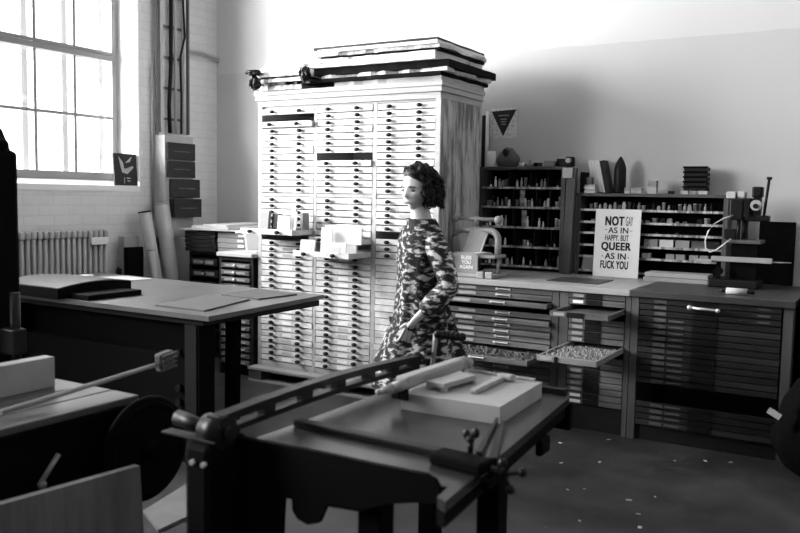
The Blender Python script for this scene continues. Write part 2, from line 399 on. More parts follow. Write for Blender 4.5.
one(MB().tube([(-5.80, 5.65, 2.05), (-5.80, 5.655, 2.4), (-5.80, 5.64, 2.75), (-5.80, 5.70, 2.95), (-5.80, 5.68, 3.3), (-5.80, 5.66, ZC-0.01)], 0.010), 'power_cable', M_rubber, 'thin looping black cable between the pale pipes', 'cable')
one(MB().tube([(-5.83, 5.75, 2.84), (-5.83, 5.95, 2.85), (-5.83, 6.10, 2.835), (-5.83, 6.185, 2.82)], 0.012).tube([(-5.83, 5.75, 2.815), (-5.83, 5.95, 2.825), (-5.83, 6.10, 2.81), (-5.83, 6.185, 2.795)], 0.008),
    'conduit_pipe', M_pipe, 'sagging pale conduit pair running from the ladder to the wall corner', 'pipe')
# tall narrow wall unit with dark drawers
wu = thing('wall_drawer_unit', 'tall pale wall box with four dark drawers beside the leaning paper rolls', 'drawer unit', (-5.77, 5.51, 1.09))
MB().box(-5.855, -5.69, 5.34, 5.69, 1.09, 2.02).build('body', M_roll, wu)
for i, (za, zb, dy, dx) in enumerate(((1.80, 1.955, 0, 0.0), (1.64, 1.79, 0, 0), (1.455, 1.625, 0.03, 0.03), (1.275, 1.445, 0.03, 0.05))):
    d = MB().box(-5.69, -5.668+dx, 5.36+dy, 5.70+dy, za, zb, bev=0.004).build('drawer', M_case2, wu)
    MB().box(-5.668+dx, -5.664+dx, 5.43+dy, 5.63+dy, (za+zb)/2-0.004, (za+zb)/2+0.004).build('groove', M_case, d)
# rolls of paper
def roll(p0, p1, r, m, cap, label, mc=None):
    t = thing('paper_roll', label, 'paper roll', p0)
    MB().cyl(p0, p1, r, n=24).build('sheet', m, t)
    d = (Vector(p1)-Vector(p0)).normalized(); a = Vector(p1)
    MB().cyl(a, a+d*0.012, r*1.04, n=24).build('end_cap', mc or m, t)
    return t
roll((-5.55, 5.40, 0.0), (-5.72, 5.33, 1.39), 0.068, M_roll, None, 'tall pale paper roll leaning on the wall under the dark wall drawers')
roll((-5.53, 5.24, 0.0), (-5.72, 5.13, 1.32), 0.055, M_roll, None, 'slimmer paper roll with a dark rim left of the tall pale roll', M_rubber)
roll((-5.47, 5.16, 0.0), (-5.60, 5.09, 0.99), 0.028, M_roll, None, 'short thin paper roll in front of the black portfolio case')
one(MB().box(-5.83, -5.76, 4.93, 5.10, 0.0, 1.115, bev=0.01), 'drawing_board', M_card, 'grey board standing against the brick wall right of the radiator', 'board')
one(MB().box(-5.73, -5.68, 4.90, 5.08, 0.0, 1.02, bev=0.006), 'portfolio_case', M_black, 'black upright portfolio case in front of the grey board', 'case')

# ------------------------------------------------------------------ low cabinets behind the table
def low_unit(name, label, x0, x1, y0, y1, z1, rows, m, top=None, lbl=True, pullm=M_card):
    t = thing(name, label, 'cabinet', ((x0+x1)/2, (y0+y1)/2, 0))
    c = MB(); c.box(x0, x0+0.025, y0+0.01, y1, 0, z1); c.box(x1-0.025, x1, y0+0.01, y1, 0, z1); c.box(x0, x1, y1-0.02, y1, 0, z1)
    c.box(x0+0.025, x1-0.025, y0+0.01, y1, z1-0.03, z1); c.box(x0+0.025, x1-0.025, y0+0.06, y1-0.02, 0.0, 0.06)
    c.build('body', M_dark, t)
    if top: MB().box(x0-0.01, x1+0.01, y0-0.02, y1, z1+0.0005, z1+0.035, bev=0.006).build('top_board', top, t)
    h = (z1-0.05-0.08)/rows
    for r in range(rows):
        za = 0.08+r*h; off = random.uniform(0, 0.012)
        d = MB().box(x0+0.03, x1-0.03, y0-off, y0+0.3, za+h*0.30, za+h*0.92, bev=0.002).build('drawer', m, t)
        yy = y0-off
        MB().box(x0+0.07, x0+0.17, yy-0.004, yy, za+h*0.45, za+h*0.75).build('label_card', pullm, d)
        MB().box(x1-0.17, x1-0.07, yy-0.004, yy, za+h*0.45, za+h*0.75).build('label_card', pullm, d)
        MB().ball(((x0+x1)/2, yy-0.012, za+h*0.6), 0.014).build('knob', M_chrome, d)
    return t
low_unit('drawer_cabinet', 'low dark cabinet of narrow drawers under a pale top, left of the tall drawer cabinet', -4.80, -4.435, 5.09, 5.60, 0.985, 15, M_case, top=M_paper2)
low_unit('drawer_cabinet', 'dark cabinet with a few labels under the stacked trays, behind the table', -5.56, -5.17, 5.50, 6.0, 0.97, 8, M_case2)
low_unit('drawer_cabinet', 'plain dark cabinet under the paler stack of trays', -5.15, -4.83, 5.52, 6.0, 0.97, 8, M_case2)
for i, (x0, x1, m, nm) in enumerate(((-5.56, -5.19, M_case2, 'dark'), (-5.16, -4.82, M_card, 'pale'))):
    n = 5 if i == 0 else 4
    h = (1.17-0.985)/n
    for k in range(n):
        za = 0.9755+k*h
        where = ['lowest', 'second lowest', 'middle', 'second', 'topmost'][k] if n == 5 else ['lowest', 'second lowest', 'third', 'topmost'][k]
        t = thing('stacked_tray', '%s tray, %s in the stack%s' % (nm, where, ' by the paper rolls' if i == 0 else ' beside the tall cabinet'), 'tray', ((x0+x1)/2, 5.7, za), group='%s trays stacked on the low cabinets' % nm)
        dd = random.uniform(-0.01, 0.01)
        MB().box(x0+dd, x1+dd, 5.46, 5.98, za, za+h-0.004, bev=0.002).build('tray_box', m, t)
        MB().box(x1-0.1+dd, x1-0.03+dd, 5.452, 5.46, za+0.01, za+h-0.014).build('label_card' if i else 'pull', M_label if i else M_knob, t)
# loose papers on the stacks
pp = MB()
pp.slabq([(-5.58, 5.40, 1.172), (-4.75, 5.40, 1.172), (-4.72, 5.95, 1.172), (-5.55, 5.98, 1.172)], 0.012)
pp.slabq([(-5.45, 5.43, 1.186), (-4.98, 5.39, 1.186), (-4.82, 5.9, 1.195), (-5.3, 5.95, 1.20)], 0.022)
pp.slabq([(-5.30, 5.42, 1.21), (-5.02, 5.42, 1.21), (-5.0, 5.9, 1.222), (-5.25, 5.95, 1.222)], 0.015)
one(pp, 'paper_heap', M_paper2, 'loose pale sheets heaped over the stacked trays behind the table', 'papers')
cp = MB()
prof = [(-4.72, 1.17), (-4.66, 1.185), (-4.62, 1.16), (-4.61, 1.09), (-4.60, 1.03), (-4.585, 1.03), (-4.595, 1.10), (-4.605, 1.17), (-4.655, 1.20), (-4.72, 1.183)]
cp.prism(prof, 1, 5.2, 5.5)
cp.prism([(-4.615, 1.03), (-4.60, 1.025), (-4.50, 1.022), (-4.50, 1.03), (-4.60, 1.035)], 1, 5.2, 5.5)
one(cp, 'curled_paper', M_paper, 'curled white sheet bending down onto the pale cabinet top', 'paper')

# ------------------------------------------------------------------ tall drawer cabinet
YT = 5.13
tall = thing('tall_drawer_cabinet', 'tall pale wooden cabinet with three columns of shallow drawers, standing on a pallet', 'cabinet', (-3.585, 5.46, 0.115))
XA, XE = -4.41, -2.765
c = MB()
c.box(XA, XA+0.035, YT, 5.79, 0.115, 2.20); c.box(XE-0.035, XE-0.012, YT, 5.79, 0.115, 2.20)
c.box(XA+0.035, XE-0.035, 5.76, 5.79, 0.115, 2.20); c.box(XA+0.035, XE-0.035, YT+0.02, 5.76, 2.175, 2.20)
for xa, xb in ((-3.855, -3.83), (-3.32, -3.285)): c.box(xa, xb, YT, YT+0.5, 0.115, 2.175)
c.box(XA+0.035, XE-0.035, YT+0.004, YT+0.03, 0.115, 0.158); c.box(XA+0.035, XE-0.035, YT+0.004, YT+0.03, 1.487, 1.513)
for xa, xb in ((XA+0.035, -3.855), (-3.83, -3.32), (-3.285, XE-0.035)): c.box(xa, xb, YT+0.03, 5.76, 0.12, 0.14)
c.build('carcass', M_pine, tall)
MB().box(XE-0.012, XE, YT+0.012, 5.79, 0.115, 2.19).build('side_panel', M_side, tall)
MB().box(XE-0.035, XE+0.006, YT-0.006, YT+0.012, 0.115, 2.19).build('corner_post', M_pine, tall)
cor = MB()
for z0, z1, o_ in ((2.19, 2.235, 0.004), (2.235, 2.255, 0.020), (2.255, 2.275, 0.014), (2.275, 2.31, 0.026)):
    cor.box(XA-o_, XE+o_, YT-o_, 5.79+o_*0.3, z0, z1, bev=0.003)
cor.build('cornice', M_pine, tall)
COLS = ((-4.372, -3.858), (-3.827, -3.323), (-3.282, -2.803))
def knob_mesh(cx, y, cz):
    mb = MB(); mb.cyl((cx, y, cz), (cx, y-0.018, cz), 0.008, n=8)
    mb.ball((cx+0.004, y-0.022, cz-0.002), 0.018, sc=(1.35, 0.8, 0.8), n=10)
    return mb
count = 0
hidden = MB()
for ci, (xa, xb) in enumerate(COLS):
    rows = [(2.172-(i+1)*0.0507, 2.172-i*0.0507) for i in range(13)] + [(1.485-(i+1)*0.04907, 1.485-i*0.04907) for i in range(27)]
    for ri, (za, zb) in enumerate(rows):
        if (ci, ri) in ((0, 1), (1, 7), (2, 18), (0, 19), (1, 20)): continue
        pull = {(0, 2): 0.035, (0, 18): 0.26, (1, 19): 0.10, (1, 21): 0.29, (1, 8): 0.02}.get((ci, ri), random.choice((0, 0, 0, 0.003, 0.006)))
        y0 = YT - pull
        xa_, xb_ = xa + random.uniform(0, 0.002), xb - random.uniform(0, 0.002)
        # column three below the woman's shoulders is hidden: one part
        if ci == 2 and ri > 21:
            hidden.box(xa_, xb_, y0, y0+0.02, za+0.003, zb-0.002); continue
        mb = MB(); g = 0.0048
        mb.box(xa_, xb_, y0, y0+0.016, za+g, zb-g*0.6, bev=0.001)
        if pull > 0.01:
            mb.box(xa_+0.004, xa_+0.016, y0+0.016, y0+0.5, za+g, zb-0.006); mb.box(xb_-0.016, xb_-0.004, y0+0.016, y0+0.5, za+g, zb-0.006)
            mb.box(xa_+0.016, xb_-0.016, y0+0.016, y0+0.5, za+g, za+0.012); mb.box(xa_+0.016, xb_-0.016, y0+0.488, y0+0.5, za+0.012, zb-0.006)
        d = mb.build('drawer', M_drawer, tall)
        w_ = xb-xa; zc = (za+zb)/2
        for fx in (0.22, 0.74): knob_mesh(xa+w_*fx, y0, zc+0.002).build('knob', M_knob, d)
        MB().box(xa+w_*0.42, xa+w_*0.60, y0-0.0015, y0, zc-0.012, zc+0.012).build('label_card', M_label if random.random() < 0.6 else M_paper2, d)
h_ = hidden.build('drawer', M_drawer, tall); h_['kind'] = 'stuff'
# pallet
pal = thing('pallet', 'low wooden pallet under the tall drawer cabinet', 'pallet', (-3.6, 5.4, 0))
for i in range(5): MB().box(-4.425, -2.80, 5.02+i*0.15, 5.13+i*0.15, 0.092, 0.114, bev=0.003).build('deck_board', M_card, pal)
for xx in (-4.42, -3.66, -2.94):
    MB().box(xx, xx+0.13, 5.03, 5.72, 0.070, 0.0915).build('stringer_board', M_post, pal)
    for yy in (5.03, 5.32, 5.60): MB().box(xx, xx+0.13, yy, yy+0.12, 0.018, 0.0695).build('block', M_post, pal)
for yy in (5.03, 5.32, 5.60): MB().box(-4.425, -2.80, yy, yy+0.10, 0.0, 0.0175).build('bottom_board', M_card, pal)

# stacks of folders and boards on top
ZT = 2.3105
def ragged(x0, x1, y0, y1, z0, z1, amp=0.012, nx=14, ny=8, sag=0.0):
    """a sheaf with a slightly uneven rim"""
    mb = MB(); b = bmesh.new()
    pts = []
    for i in range(nx): pts.append((x0+(x1-x0)*i/nx, y0))
    for i in range(ny): pts.append((x1, y0+(y1-y0)*i/ny))
    for i in range(nx): pts.append((x1-(x1-x0)*i/nx, y1))
    for i in range(ny): pts.append((x0, y1-(y1-y0)*i/ny))
    A = []; B = []
    for (x, y) in pts:
        dx, dy = random.uniform(-amp, amp), random.uniform(-amp, amp)
        A.append(b.verts.new((x+dx, y+dy, z0)))
        B.append(b.verts.new((x+dx*1.3+random.uniform(-amp, amp)*0.5, y+dy*1.3, z1)))
    n = len(pts); b.faces.new(A[::-1]); b.faces.new(B)
    for i in range(n): b.faces.new((A[i], A[(i+1) % n], B[(i+1) % n], B[i]))
    bmesh.ops.recalc_face_normals(b, faces=b.faces); mb._join(b); return mb
big = [  # x0,x1,y0,y1,h,mat,amp,label
 (-3.66, -2.70, 5.12, 5.80, 0.030, M_paper2, .008, 'grey sheaf of paper, lowest in the big stack on the tall cabinet'),
 (-3.80, -2.69, 5.07, 5.84, 0.016, M_black, .006, 'thin ragged black folder just above the lowest sheaf of the big stack'),
 (-3.78, -2.66, 5.10, 5.82, 0.024, M_printed, .022, 'crumpled printed sheets bulging between two black folders of the big stack'),
 (-3.82, -2.63, 5.08, 5.86, 0.034, M_black, .003, 'thick black portfolio sticking out to the right in the big stack'),
 (-3.84, -2.72, 5.05, 5.78, 0.056, M_marked, .008, 'thick white portfolio with dark marks in the middle of the big stack'),
 (-3.74, -2.70, 5.07, 5.80, 0.012, M_black, .006, 'thin black board above the thick white portfolio'),
 (-3.80, -2.68, 5.06, 5.82, 0.022, M_printed, .020, 'loose printed sheets with curling edges near the top of the big stack'),
 (-3.76, -2.70, 5.04, 5.80, 0.022, M_paper, .006, 'clean white folder directly below the top board of the big stack'),
 (-3.80, -2.71, 5.05, 5.81, 0.012, M_dark, .004, 'dark flat board, topmost of the big stack on the tall cabinet')]
z = ZT
for (x0, x1, y0, y1, h, m, amp, lab) in big:
    h *= (1.5 if m in (M_black, M_dark, M_rubber) else 1.08); x1 -= 0.05; x0 -= 0.01
    one(ragged(x0, x1, y0, y1, z, z+h, amp), 'paper_portfolio', m, lab, 'portfolio', 'folders in the big stack on the tall cabinet'); z += h+0.0008
small = [
 (-4.36, -3.95, 5.08, 5.6, 0.022, M_paper, .006, 'white sheaf, lowest in the small stack on the left of the tall cabinet'),
 (-4.40, -3.87, 5.07, 5.6, 0.016, M_rubber, .02, 'ragged black folder near the bottom of the small stack'),
 (-4.32, -3.93, 5.06, 5.6, 0.018, M_paper, .006, 'white folder between the black folders of the small stack'),
 (-4.40, -3.93, 5.08, 5.6, 0.010, M_rubber, .02, 'thin black folder in the middle of the small stack'),
 (-4.38, -3.90, 5.05, 5.6, 0.026, M_marked, .008, 'spotted white sheaf in the upper half of the small stack'),
 (-4.34, -3.92, 5.07, 5.6, 0.022, M_paper, .005, 'white box lid second from the top of the small stack'),
 (-4.32, -3.93, 5.08, 5.6, 0.012, M_paper2, .004, 'pale grey board, topmost of the small stack')]
z = ZT
for (x0, x1, y0, y1, h, m, amp, lab) in small:
    h *= 1.45
    one(ragged(x0, x1, y0, y1, z, z+h, amp), 'paper_folder', m, lab, 'folder', 'folders in the small stack on the tall cabinet'); z += h+0.0008
def crumple(c, r, sc, m, name, label, cat, seed=0, amp=0.5):
    b = bmesh.new(); bmesh.ops.create_icosphere(b, subdivisions=3, radius=1)
    for v in b.verts:
        d = 1+amp*noise.noise(v.co*2.3+Vector((seed, seed, seed)))
        v.co = Vector((v.co.x*sc[0], v.co.y*sc[1], v.co.z*sc[2]))*r*d
    mb = MB(); mb._join(b, False); bmesh.ops.translate(mb.bm, vec=c, verts=mb.bm.verts)
    return one(mb, name, m, label, cat)
crumple((-4.36, 5.01, 2.44), 0.05, (1.3, 1, .45), M_rubber, 'cloth_bundle', 'dark rolled end hanging out of the small stack, upper left', 'cloth', 1)
crumple((-4.34, 5.00, 2.36), 0.055, (.8, .8, .9), M_rubber, 'cloth_bundle', 'dark crumpled bundle hanging from the left corner of the tall cabinet', 'cloth', 3)
crumple((-3.87, 5.02, 2.40), 0.06, (.7, .6, 1.0), M_rubber, 'cloth_bundle', 'dark crumpled bundle between the two stacks on the tall cabinet', 'cloth', 5)

# things in the open drawers
def upright(x0, x1, y, th, z0, z1, name, m, label, cat, tilt=-6):
    return one(MB().box(x0, x1, y, y+th, z0, z1, rx=R(tilt), piv=((x0+x1)/2, y, z0), bev=0.0015), name, m, label, cat)
zd = 1.485-6*0.04907+0.0125
upright(-4.20, -4.12, 4.90, 0.03, zd, zd+0.165, 'card_box', M_card, 'grey box standing in the open drawer on the left of the tall cabinet', 'box')
upright(-4.11, -4.04, 4.93, 0.04, zd, zd+0.15, 'card_box', M_rubber, 'small black box behind the grey box in the left open drawer', 'box')
upright(-4.03, -3.91, 4.90, 0.01, zd, zd+0.14, 'greeting_card', M_paper, 'wide white card standing in the left open drawer', 'card')
upright(-3.98, -3.93, 4.99, 0.02, zd, zd+0.19, 'greeting_card', M_paper2, 'pale card standing behind the wide white card in the left open drawer', 'card')
upright(-3.90, -3.825-.04, 4.92, 0.01, zd, zd+0.17, 'greeting_card', M_paper, 'tall white card standing in the left open drawer beside the wooden block', 'card')
one(MB().box(-3.90, -3.885+.01, 5.02, 5.10, zd, zd+0.16), 'wooden_block', M_card, 'grey wooden block at the back right of the left open drawer', 'block')
zd = 1.485-9*0.04907+0.0125
fr = thing('framed_print', 'small print in a pale frame standing in the middle open drawer', 'framed print', (-3.70, 4.88, zd))
MB().box(-3.795, -3.665, 4.88, 4.895, zd, zd+0.115, rx=R(-8), piv=(-3.73, 4.88, zd)).build('frame', M_paper, fr)
MB().box(-3.775, -3.685, 4.877, 4.8795, zd+0.02, zd+0.095, rx=R(-8), piv=(-3.73, 4.88, zd)).build('print', M_paper2, fr)
upright(-3.62, -3.52, 4.90, 0.008, zd, zd+0.21, 'greeting_card', M_paper, 'tall white card standing in the middle open drawer', 'card', -4)
one(MB().box(-3.625, -3.30, 4.965, 4.975, zd+0.09, zd+0.225, bev=0.001).box(-3.5, -3.35, 4.975, 4.99, zd, zd+0.2), 'card_sheet', M_paper, 'wide white sheet propped up across the middle open drawer', 'sheet')
pc = thing('postcard', 'small white postcard with a faint drawing at the front of the middle open drawer', 'postcard', (-3.46, 4.87, zd))
MB().box(-3.515, -3.375, 4.868, 4.874, zd, zd+0.105, rx=R(-6), piv=(-3.45, 4.87, zd)).build('card', M_paper, pc)
MB().box(-3.50, -3.42, 4.8655, 4.8675, zd+0.035, zd+0.075, rx=R(-6), piv=(-3.45, 4.87, zd)).build('drawing', M_paper2, pc)

# ------------------------------------------------------------------ flat files under the counter
YFr = 5.16
def case_drawer(parent, xa, xb, za, zb, y0, m, label_x, label_w, lm, pull_x, pull_w, dark, extra=None, deep=False, fill=False):
    mb = MB(); mb.box(xa, xb, y0, y0+0.018, za+0.002, zb-0.004, bev=0.0015)
    if deep:
        mb.box(xa, xa+0.012, y0+0.018, YFr+0.45, za+0.002, zb-0.006); mb.box(xb-0.012, xb, y0+0.018, YFr+0.45, za+0.002, zb-0.006)
        mb.box(xa+0.012, xb-0.012, y0+0.018, YFr+0.45, za+0.002, za+0.010)
    d = mb.build('drawer', m, parent)
    zc = (za+zb)/2
    MB().box(label_x, label_x+label_w, y0-0.003, y0, zc-0.010, zc+0.009).build('label_holder', lm, d)
    if dark:
        MB().box(pull_x, pull_x+pull_w, y0-0.006, y0, za+0.003, zb-0.005).build('pull', M_rubber, d)
    else:
        p = MB(); p.box(pull_x, pull_x+pull_w, y0-0.012, y0, zc-0.001, zc+0.006, bev=0.002); p.box(pull_x, pull_x+0.012, y0-0.004, y0, zc-0.008, zc+0.010); p.box(pull_x+pull_w-0.012, pull_x+pull_w, y0-0.004, y0, zc-0.008, zc+0.010)
        p.build('pull', M_chrome, d)
    if extra: MB().box(extra[0], extra[0]+extra[1], y0-0.0015, y0, zc-0.006, zc+0.004).build('paper_label', M_board, d)
    return d
def frame_unit(name, label, x0, x1, postL, postR, z_base):
    t = thing(name, label, 'cabinet', ((x0+x1)/2, 5.6, 0))
    c = MB(); c.box(x0, x0+postL, YFr-0.004, YFr+0.05, 0, 0.905); c.box(x1-postR, x1, YFr-0.004, YFr+0.05, 0, 0.905)
    c.box(x0+0.004, x0+0.02, YFr+0.05, 6.05, 0, 0.905); c.box(x1-0.02, x1-0.004, YFr+0.05, 6.05, 0, 0.905)
    c.box(x0+0.02, x1-0.02, 6.02, 6.05, 0, 0.905)
    c.build('carcass', M_post, t)
    MB().box(x0+postL, x1-postR, YFr+0.03, YFr+0.05, 0.0, z_base).build('plinth', M_dark, t)
    return t
# left unit
u1 = frame_unit('type_case_cabinet', 'wide wooden type case cabinet with steel pulls beside the woman', -2.74, -1.866, 0.03, 0.045, 0.09)
n = 20; zt = 0.905; h = (zt-0.09)/n
for i in range(n):
    zb = zt-i*h; pull = {2: 0.09, 5: 0.045, 7: 0.02, 10: 0.40, 11: 0.0, 9: 0.02}.get(i, random.uniform(0, 0.012))
    if i == 3: continue
    deep = pull > 0.03
    d = case_drawer(u1, -2.705, -1.915, zb-h, zb, YFr-pull, M_case, -2.60, 0.13, M_label2, -2.32, 0.11, False, deep=deep)
# middle unit
u2 = frame_unit('type_case_cabinet', 'narrow middle type case cabinet with an open tray full of type', -1.86, -1.395, 0.06, 0.03, 0.16)
n = 18; h = (0.905-0.17)/n
for i in range(n):
    zb = 0.905-i*h; pull = {2: 0.36, 8: 0.55}.get(i, random.uniform(0, 0.008))
    if i in (3, 9): continue
    case_drawer(u2, -1.795, -1.43, zb-h, zb, YFr-pull, M_trayrim if i == 8 else M_case, -1.77, 0.07, M_label2 if i not in (1, 16, 17) else M_label, -1.685, 0.105 if i != 8 else 0.02, True, deep=pull > 0.03)
# right unit
u3 = frame_unit('type_case_cabinet', 'wide dark type case cabinet on the right with dark pulls and paper labels', -1.39, -0.47, 0.045, 0.05, 0.10)
n = 21; h = (0.905-0.10)/n
for i in range(n):
    if i in (14, 15, 16): continue
    zb = 0.905-i*h
    ex = (-1.16, 0.09) if i >= 3 else ((-0.66, 0.07) if i < 3 else None)
    case_drawer(u3, -1.34, -0.53, zb-h, zb, YFr-random.uniform(0, 0.008), M_case2 if i % 4 else M_case3, -1.25, 0.075, M_dim, -1.02, 0.14, True, extra=ex, deep=False)
hd = MB(); hd.tube([(-1.03, YFr-0.012, 0.868), (-1.03, YFr-0.05, 0.868), (-0.87, YFr-0.05, 0.862), (-0.87, YFr-0.012, 0.862)], 0.009); hd.ball((-1.03, YFr-0.05, 0.868), 0.016); hd.ball((-0.87, YFr-0.05, 0.862), 0.014)
hd.build('handle', M_chrome, u3)
# counter tops
def counter(x0, x1, label, m=M_counter):
    one(MB().box(x0, x1, YFr-0.03, 6.13, 0.906, 0.945, bev=0.003), 'worktop', m, label, 'worktop')
counter(-2.745, -1.398, 'long wooden worktop over the left and middle type case cabinets')
counter(-1.395, -0.46, 'darker wooden worktop over the right type case cabinet', M_counter2)
# type in the two pulled trays: countless little sorts
def type_fill(x0, x1, y0, y1, z, nx, ny, label, pale=0.5, name='metal_type'):
    a = MB(); rnd = random.Random(int(x0*100))
    for i in range(nx):
        for j in range(ny):
            if rnd.random() < 0.25: continue
            cx = x0+(i+0.5)*(x1-x0)/nx; cy = y0+(j+0.5)*(y1-y0)/ny; s_ = rnd.uniform(0.3, 0.9)*(x1-x0)/nx/2
            a.box(cx-s_, cx+s_, cy-s_*0.8, cy+s_*0.8, z, z+rnd.uniform(0.004, 0.024), rz=rnd.uniform(-0.6, 0.6))
    o = a.build(name, M_card if nx == 26 else M_board); tag(o, label, 'type'); o['kind'] = 'stuff'; return o
hh = (0.905-0.17)/18; zt2 = 0.905-9*hh+0.011
type_fill(-1.78, -1.445, 4.64, 5.10, zt2, 26, 26, 'loose metal type filling the open tray of the middle cabinet')
hh = (0.905-0.09)/20; zt1 = 0.905-11*hh+0.011
type_fill(-2.68, -1.94, 4.79, 5.13, zt1, 24, 7, 'wooden and metal type lying in the long open drawer of the left cabinet')

# ------------------------------------------------------------------ shelves at the back of the counter
def rack(name, label, x0, x1, y0, y1, ztop, zs, zbase, divs, th=0.022):
    t = thing(name, label, 'shelf', ((x0+x1)/2, (y0+y1)/2, zbase))
    c = MB(); c.box(x0, x0+0.03, y0, y1, zbase, ztop); c.box(x1-0.03, x1, y0, y1, zbase, ztop)
    c.box(x0-0.005, x1+0.005, y0-0.005, y1, ztop, ztop+th)
    c.build('frame', M_post, t)
    MB().box(x0+0.03, x1-0.03, y1-0.012, y1, zbase, ztop).build('back_panel', M_black, t)
    for z in zs:
        s_ = MB().box(x0+0.03, x1-0.03, y0+0.004, y1-0.012, z-0.012, z).build('shelf_board', M_dark, t)
        MB().box(x0+0.03, x1-0.03, y0, y0+0.004, z-0.014, z+0.002).build('edge_strip', M_roll_d, s_)
    levels = list(zs)+[ztop]
    for li in range(len(zs)):
        for dx in divs[li % len(divs)] if divs else ():
            MB().box(dx-0.004, dx+0.004, y0+0.012, y1-0.012, levels[li]+0.0005, levels[li+1]-0.0125).build('divider', M_dark, t)
    return t
M_roll_d = mat('shelf_edge_labels', 0.55, 0.6, amt=0.75, scale=(22, 1, 1), contrast=(0.42, 0.55))
ZS1 = [0.985, 1.135, 1.285, 1.44, 1.59]
rack('pigeonhole_rack', 'dark pigeonhole rack full of small bottles behind the clamp press', -2.85, -2.14, 5.96, 6.16, 1.725, ZS1, 0.9455,
     [(-2.52, -2.36, -2.25), (-2.55, -2.38, -2.24), (-2.56, -2.40, -2.27), (-2.56, -2.37, -2.26), (-2.60, -2.42, -2.28)])
ZS2 = [0.985, 1.09, 1.175, 1.265, 1.345, 1.435]
rack('open_shelf', 'long dark open shelf behind the poster and the drill', -2.05, -0.985, 5.98, 6.16, 1.53, ZS2, 0.9455, [])
# tilted post with a note between the two
pt = MB(); pt.box(-2.125, -2.062, 5.90, 5.955, 0.9462, 1.735, ry=R(1.5), piv=(-2.09, 5.93, 0.9462))
one(pt, 'wooden_post', M_post, 'tall wooden post leaning between the bottle rack and the long shelf', 'post')
one(MB().box(-2.135, -2.06, 5.884, 5.888, 1.66, 1.735), 'sticky_note', M_paper2, 'small pale note fixed to the top of the wooden post', 'note')

rnd = random.Random(11)
def small_item(kind, x, y, z, s, m, zf=1.0):
    mb = MB(); z_0 = z
    if kind == 'ink_bottle': mb.lathe((x, y, z), [(0.62*s, 0), (0.64*s, 0.02*s), (0.64*s, 1.2*s), (0.30*s, 1.5*s), (0.30*s, 1.7*s), (0.38*s, 1.7*s), (0.38*s, 2.0*s)], 10)
    elif kind == 'ink_tin': mb.lathe((x, y, z), [(0.75*s, 0), (0.75*s, 0.9*s), (0.8*s, 0.9*s), (0.8*s, 1.05*s)], 12)
    elif kind == 'type_block': mb.box(x-0.75*s, x+0.75*s, y-0.5*s, y+0.5*s, z, z+1.1*s, bev=0.001); mb.box(x-0.5*s, x+0.5*s, y-0.3*s, y+0.3*s, z+1.1*s, z+1.4*s)
    elif kind == 'label_box': mb.box(x-0.9*s, x+0.9*s, y-0.5*s, y+0.5*s, z, z+0.8*s, bev=0.001); mb.box(x-0.93*s, x+0.93*s, y-0.53*s, y+0.53*s, z+0.8*s, z+s)
    else: mb.cyl((x-0.8*s, y, z+0.3*s), (x+0.8*s, y, z+0.3*s), 0.3*s, n=10); mb.cyl((x-0.6*s, y, z+0.6*s), (x-0.6*s, y, z+1.6*s), 0.06*s, n=6)
    for v in mb.bm.verts: v.co.z = z_0+(v.co.z-z_0)*zf
    return mb
KINDS = ('ink_bottle', 'ink_tin', 'type_block', 'label_box', 'small_tool')
WORD = {'ink_bottle': ('small bottle', 'bottle'), 'ink_tin': ('small round tin', 'tin'), 'type_block': ('small printing block', 'block'), 'label_box': ('small box', 'box'), 'small_tool': ('small tool', 'tool')}
TONE = [('black', M_rubber), ('dark', M_case), ('grey', M_card), ('pale', M_paper2), ('white', M_poster)]  # last tone paints light glints onto the rack's small items
def fill_row(x0, x1, y, z, hmax, n, rowname, kinds=KINDS, tones=(0, 1, 2, 3, 4), avoid=()):
    st = (x1-x0)/n
    for i in range(n):
        x = x0+(i+0.5)*st
        if any(abs(x-a) < 0.022 for a in avoid) or rnd.random() < 0.08: continue
        kd = rnd.choice(kinds); tw, m = TONE[rnd.choice(tones)]
        s = min(st*0.56, hmax/2.1)*rnd.uniform(0.7, 1.0)
        if kd in ('label_box', 'small_tool'): s *= 0.62
        yy = y+rnd.uniform(0, 0.03)
        nat = {'ink_bottle': 2.0, 'ink_tin': 1.05, 'type_block': 1.4, 'label_box': 1.0, 'small_tool': 1.6}[kd]*s
        zf = max(1.0, rnd.uniform(0.35, 0.78)*hmax/nat) if kd != 'label_box' else 1.0
        o = small_item(kd, x, yy, z+0.0006, s, m, max(1.0, zf))
        one(o, kd, m, '%s %s on the %s' % (tw, WORD[kd][0], rowname), WORD[kd][1], '%ss on the %s' % (WORD[kd][0], rowname))
rows1 = ['bottom row of the pigeonhole rack', 'fourth row of the pigeonhole rack', 'middle row of the pigeonhole rack', 'second row of the pigeonhole rack', 'top row of the pigeonhole rack']
DV = [(-2.52, -2.36, -2.25), (-2.55, -2.38, -2.24), (-2.56, -2.40, -2.27), (-2.56, -2.37, -2.26), (-2.60, -2.42, -2.28)]
for i, z in enumerate(ZS1):
    fill_row(-2.81, -2.17, 5.985, z, 0.11, 20, rows1[i], ('ink_bottle', 'ink_bottle', 'type_block', 'ink_tin', 'small_tool'), (0, 2, 2, 3, 4, 4, 4), avoid=DV[i])  # weighted to the whitest tone, so glints are painted into the dark rows
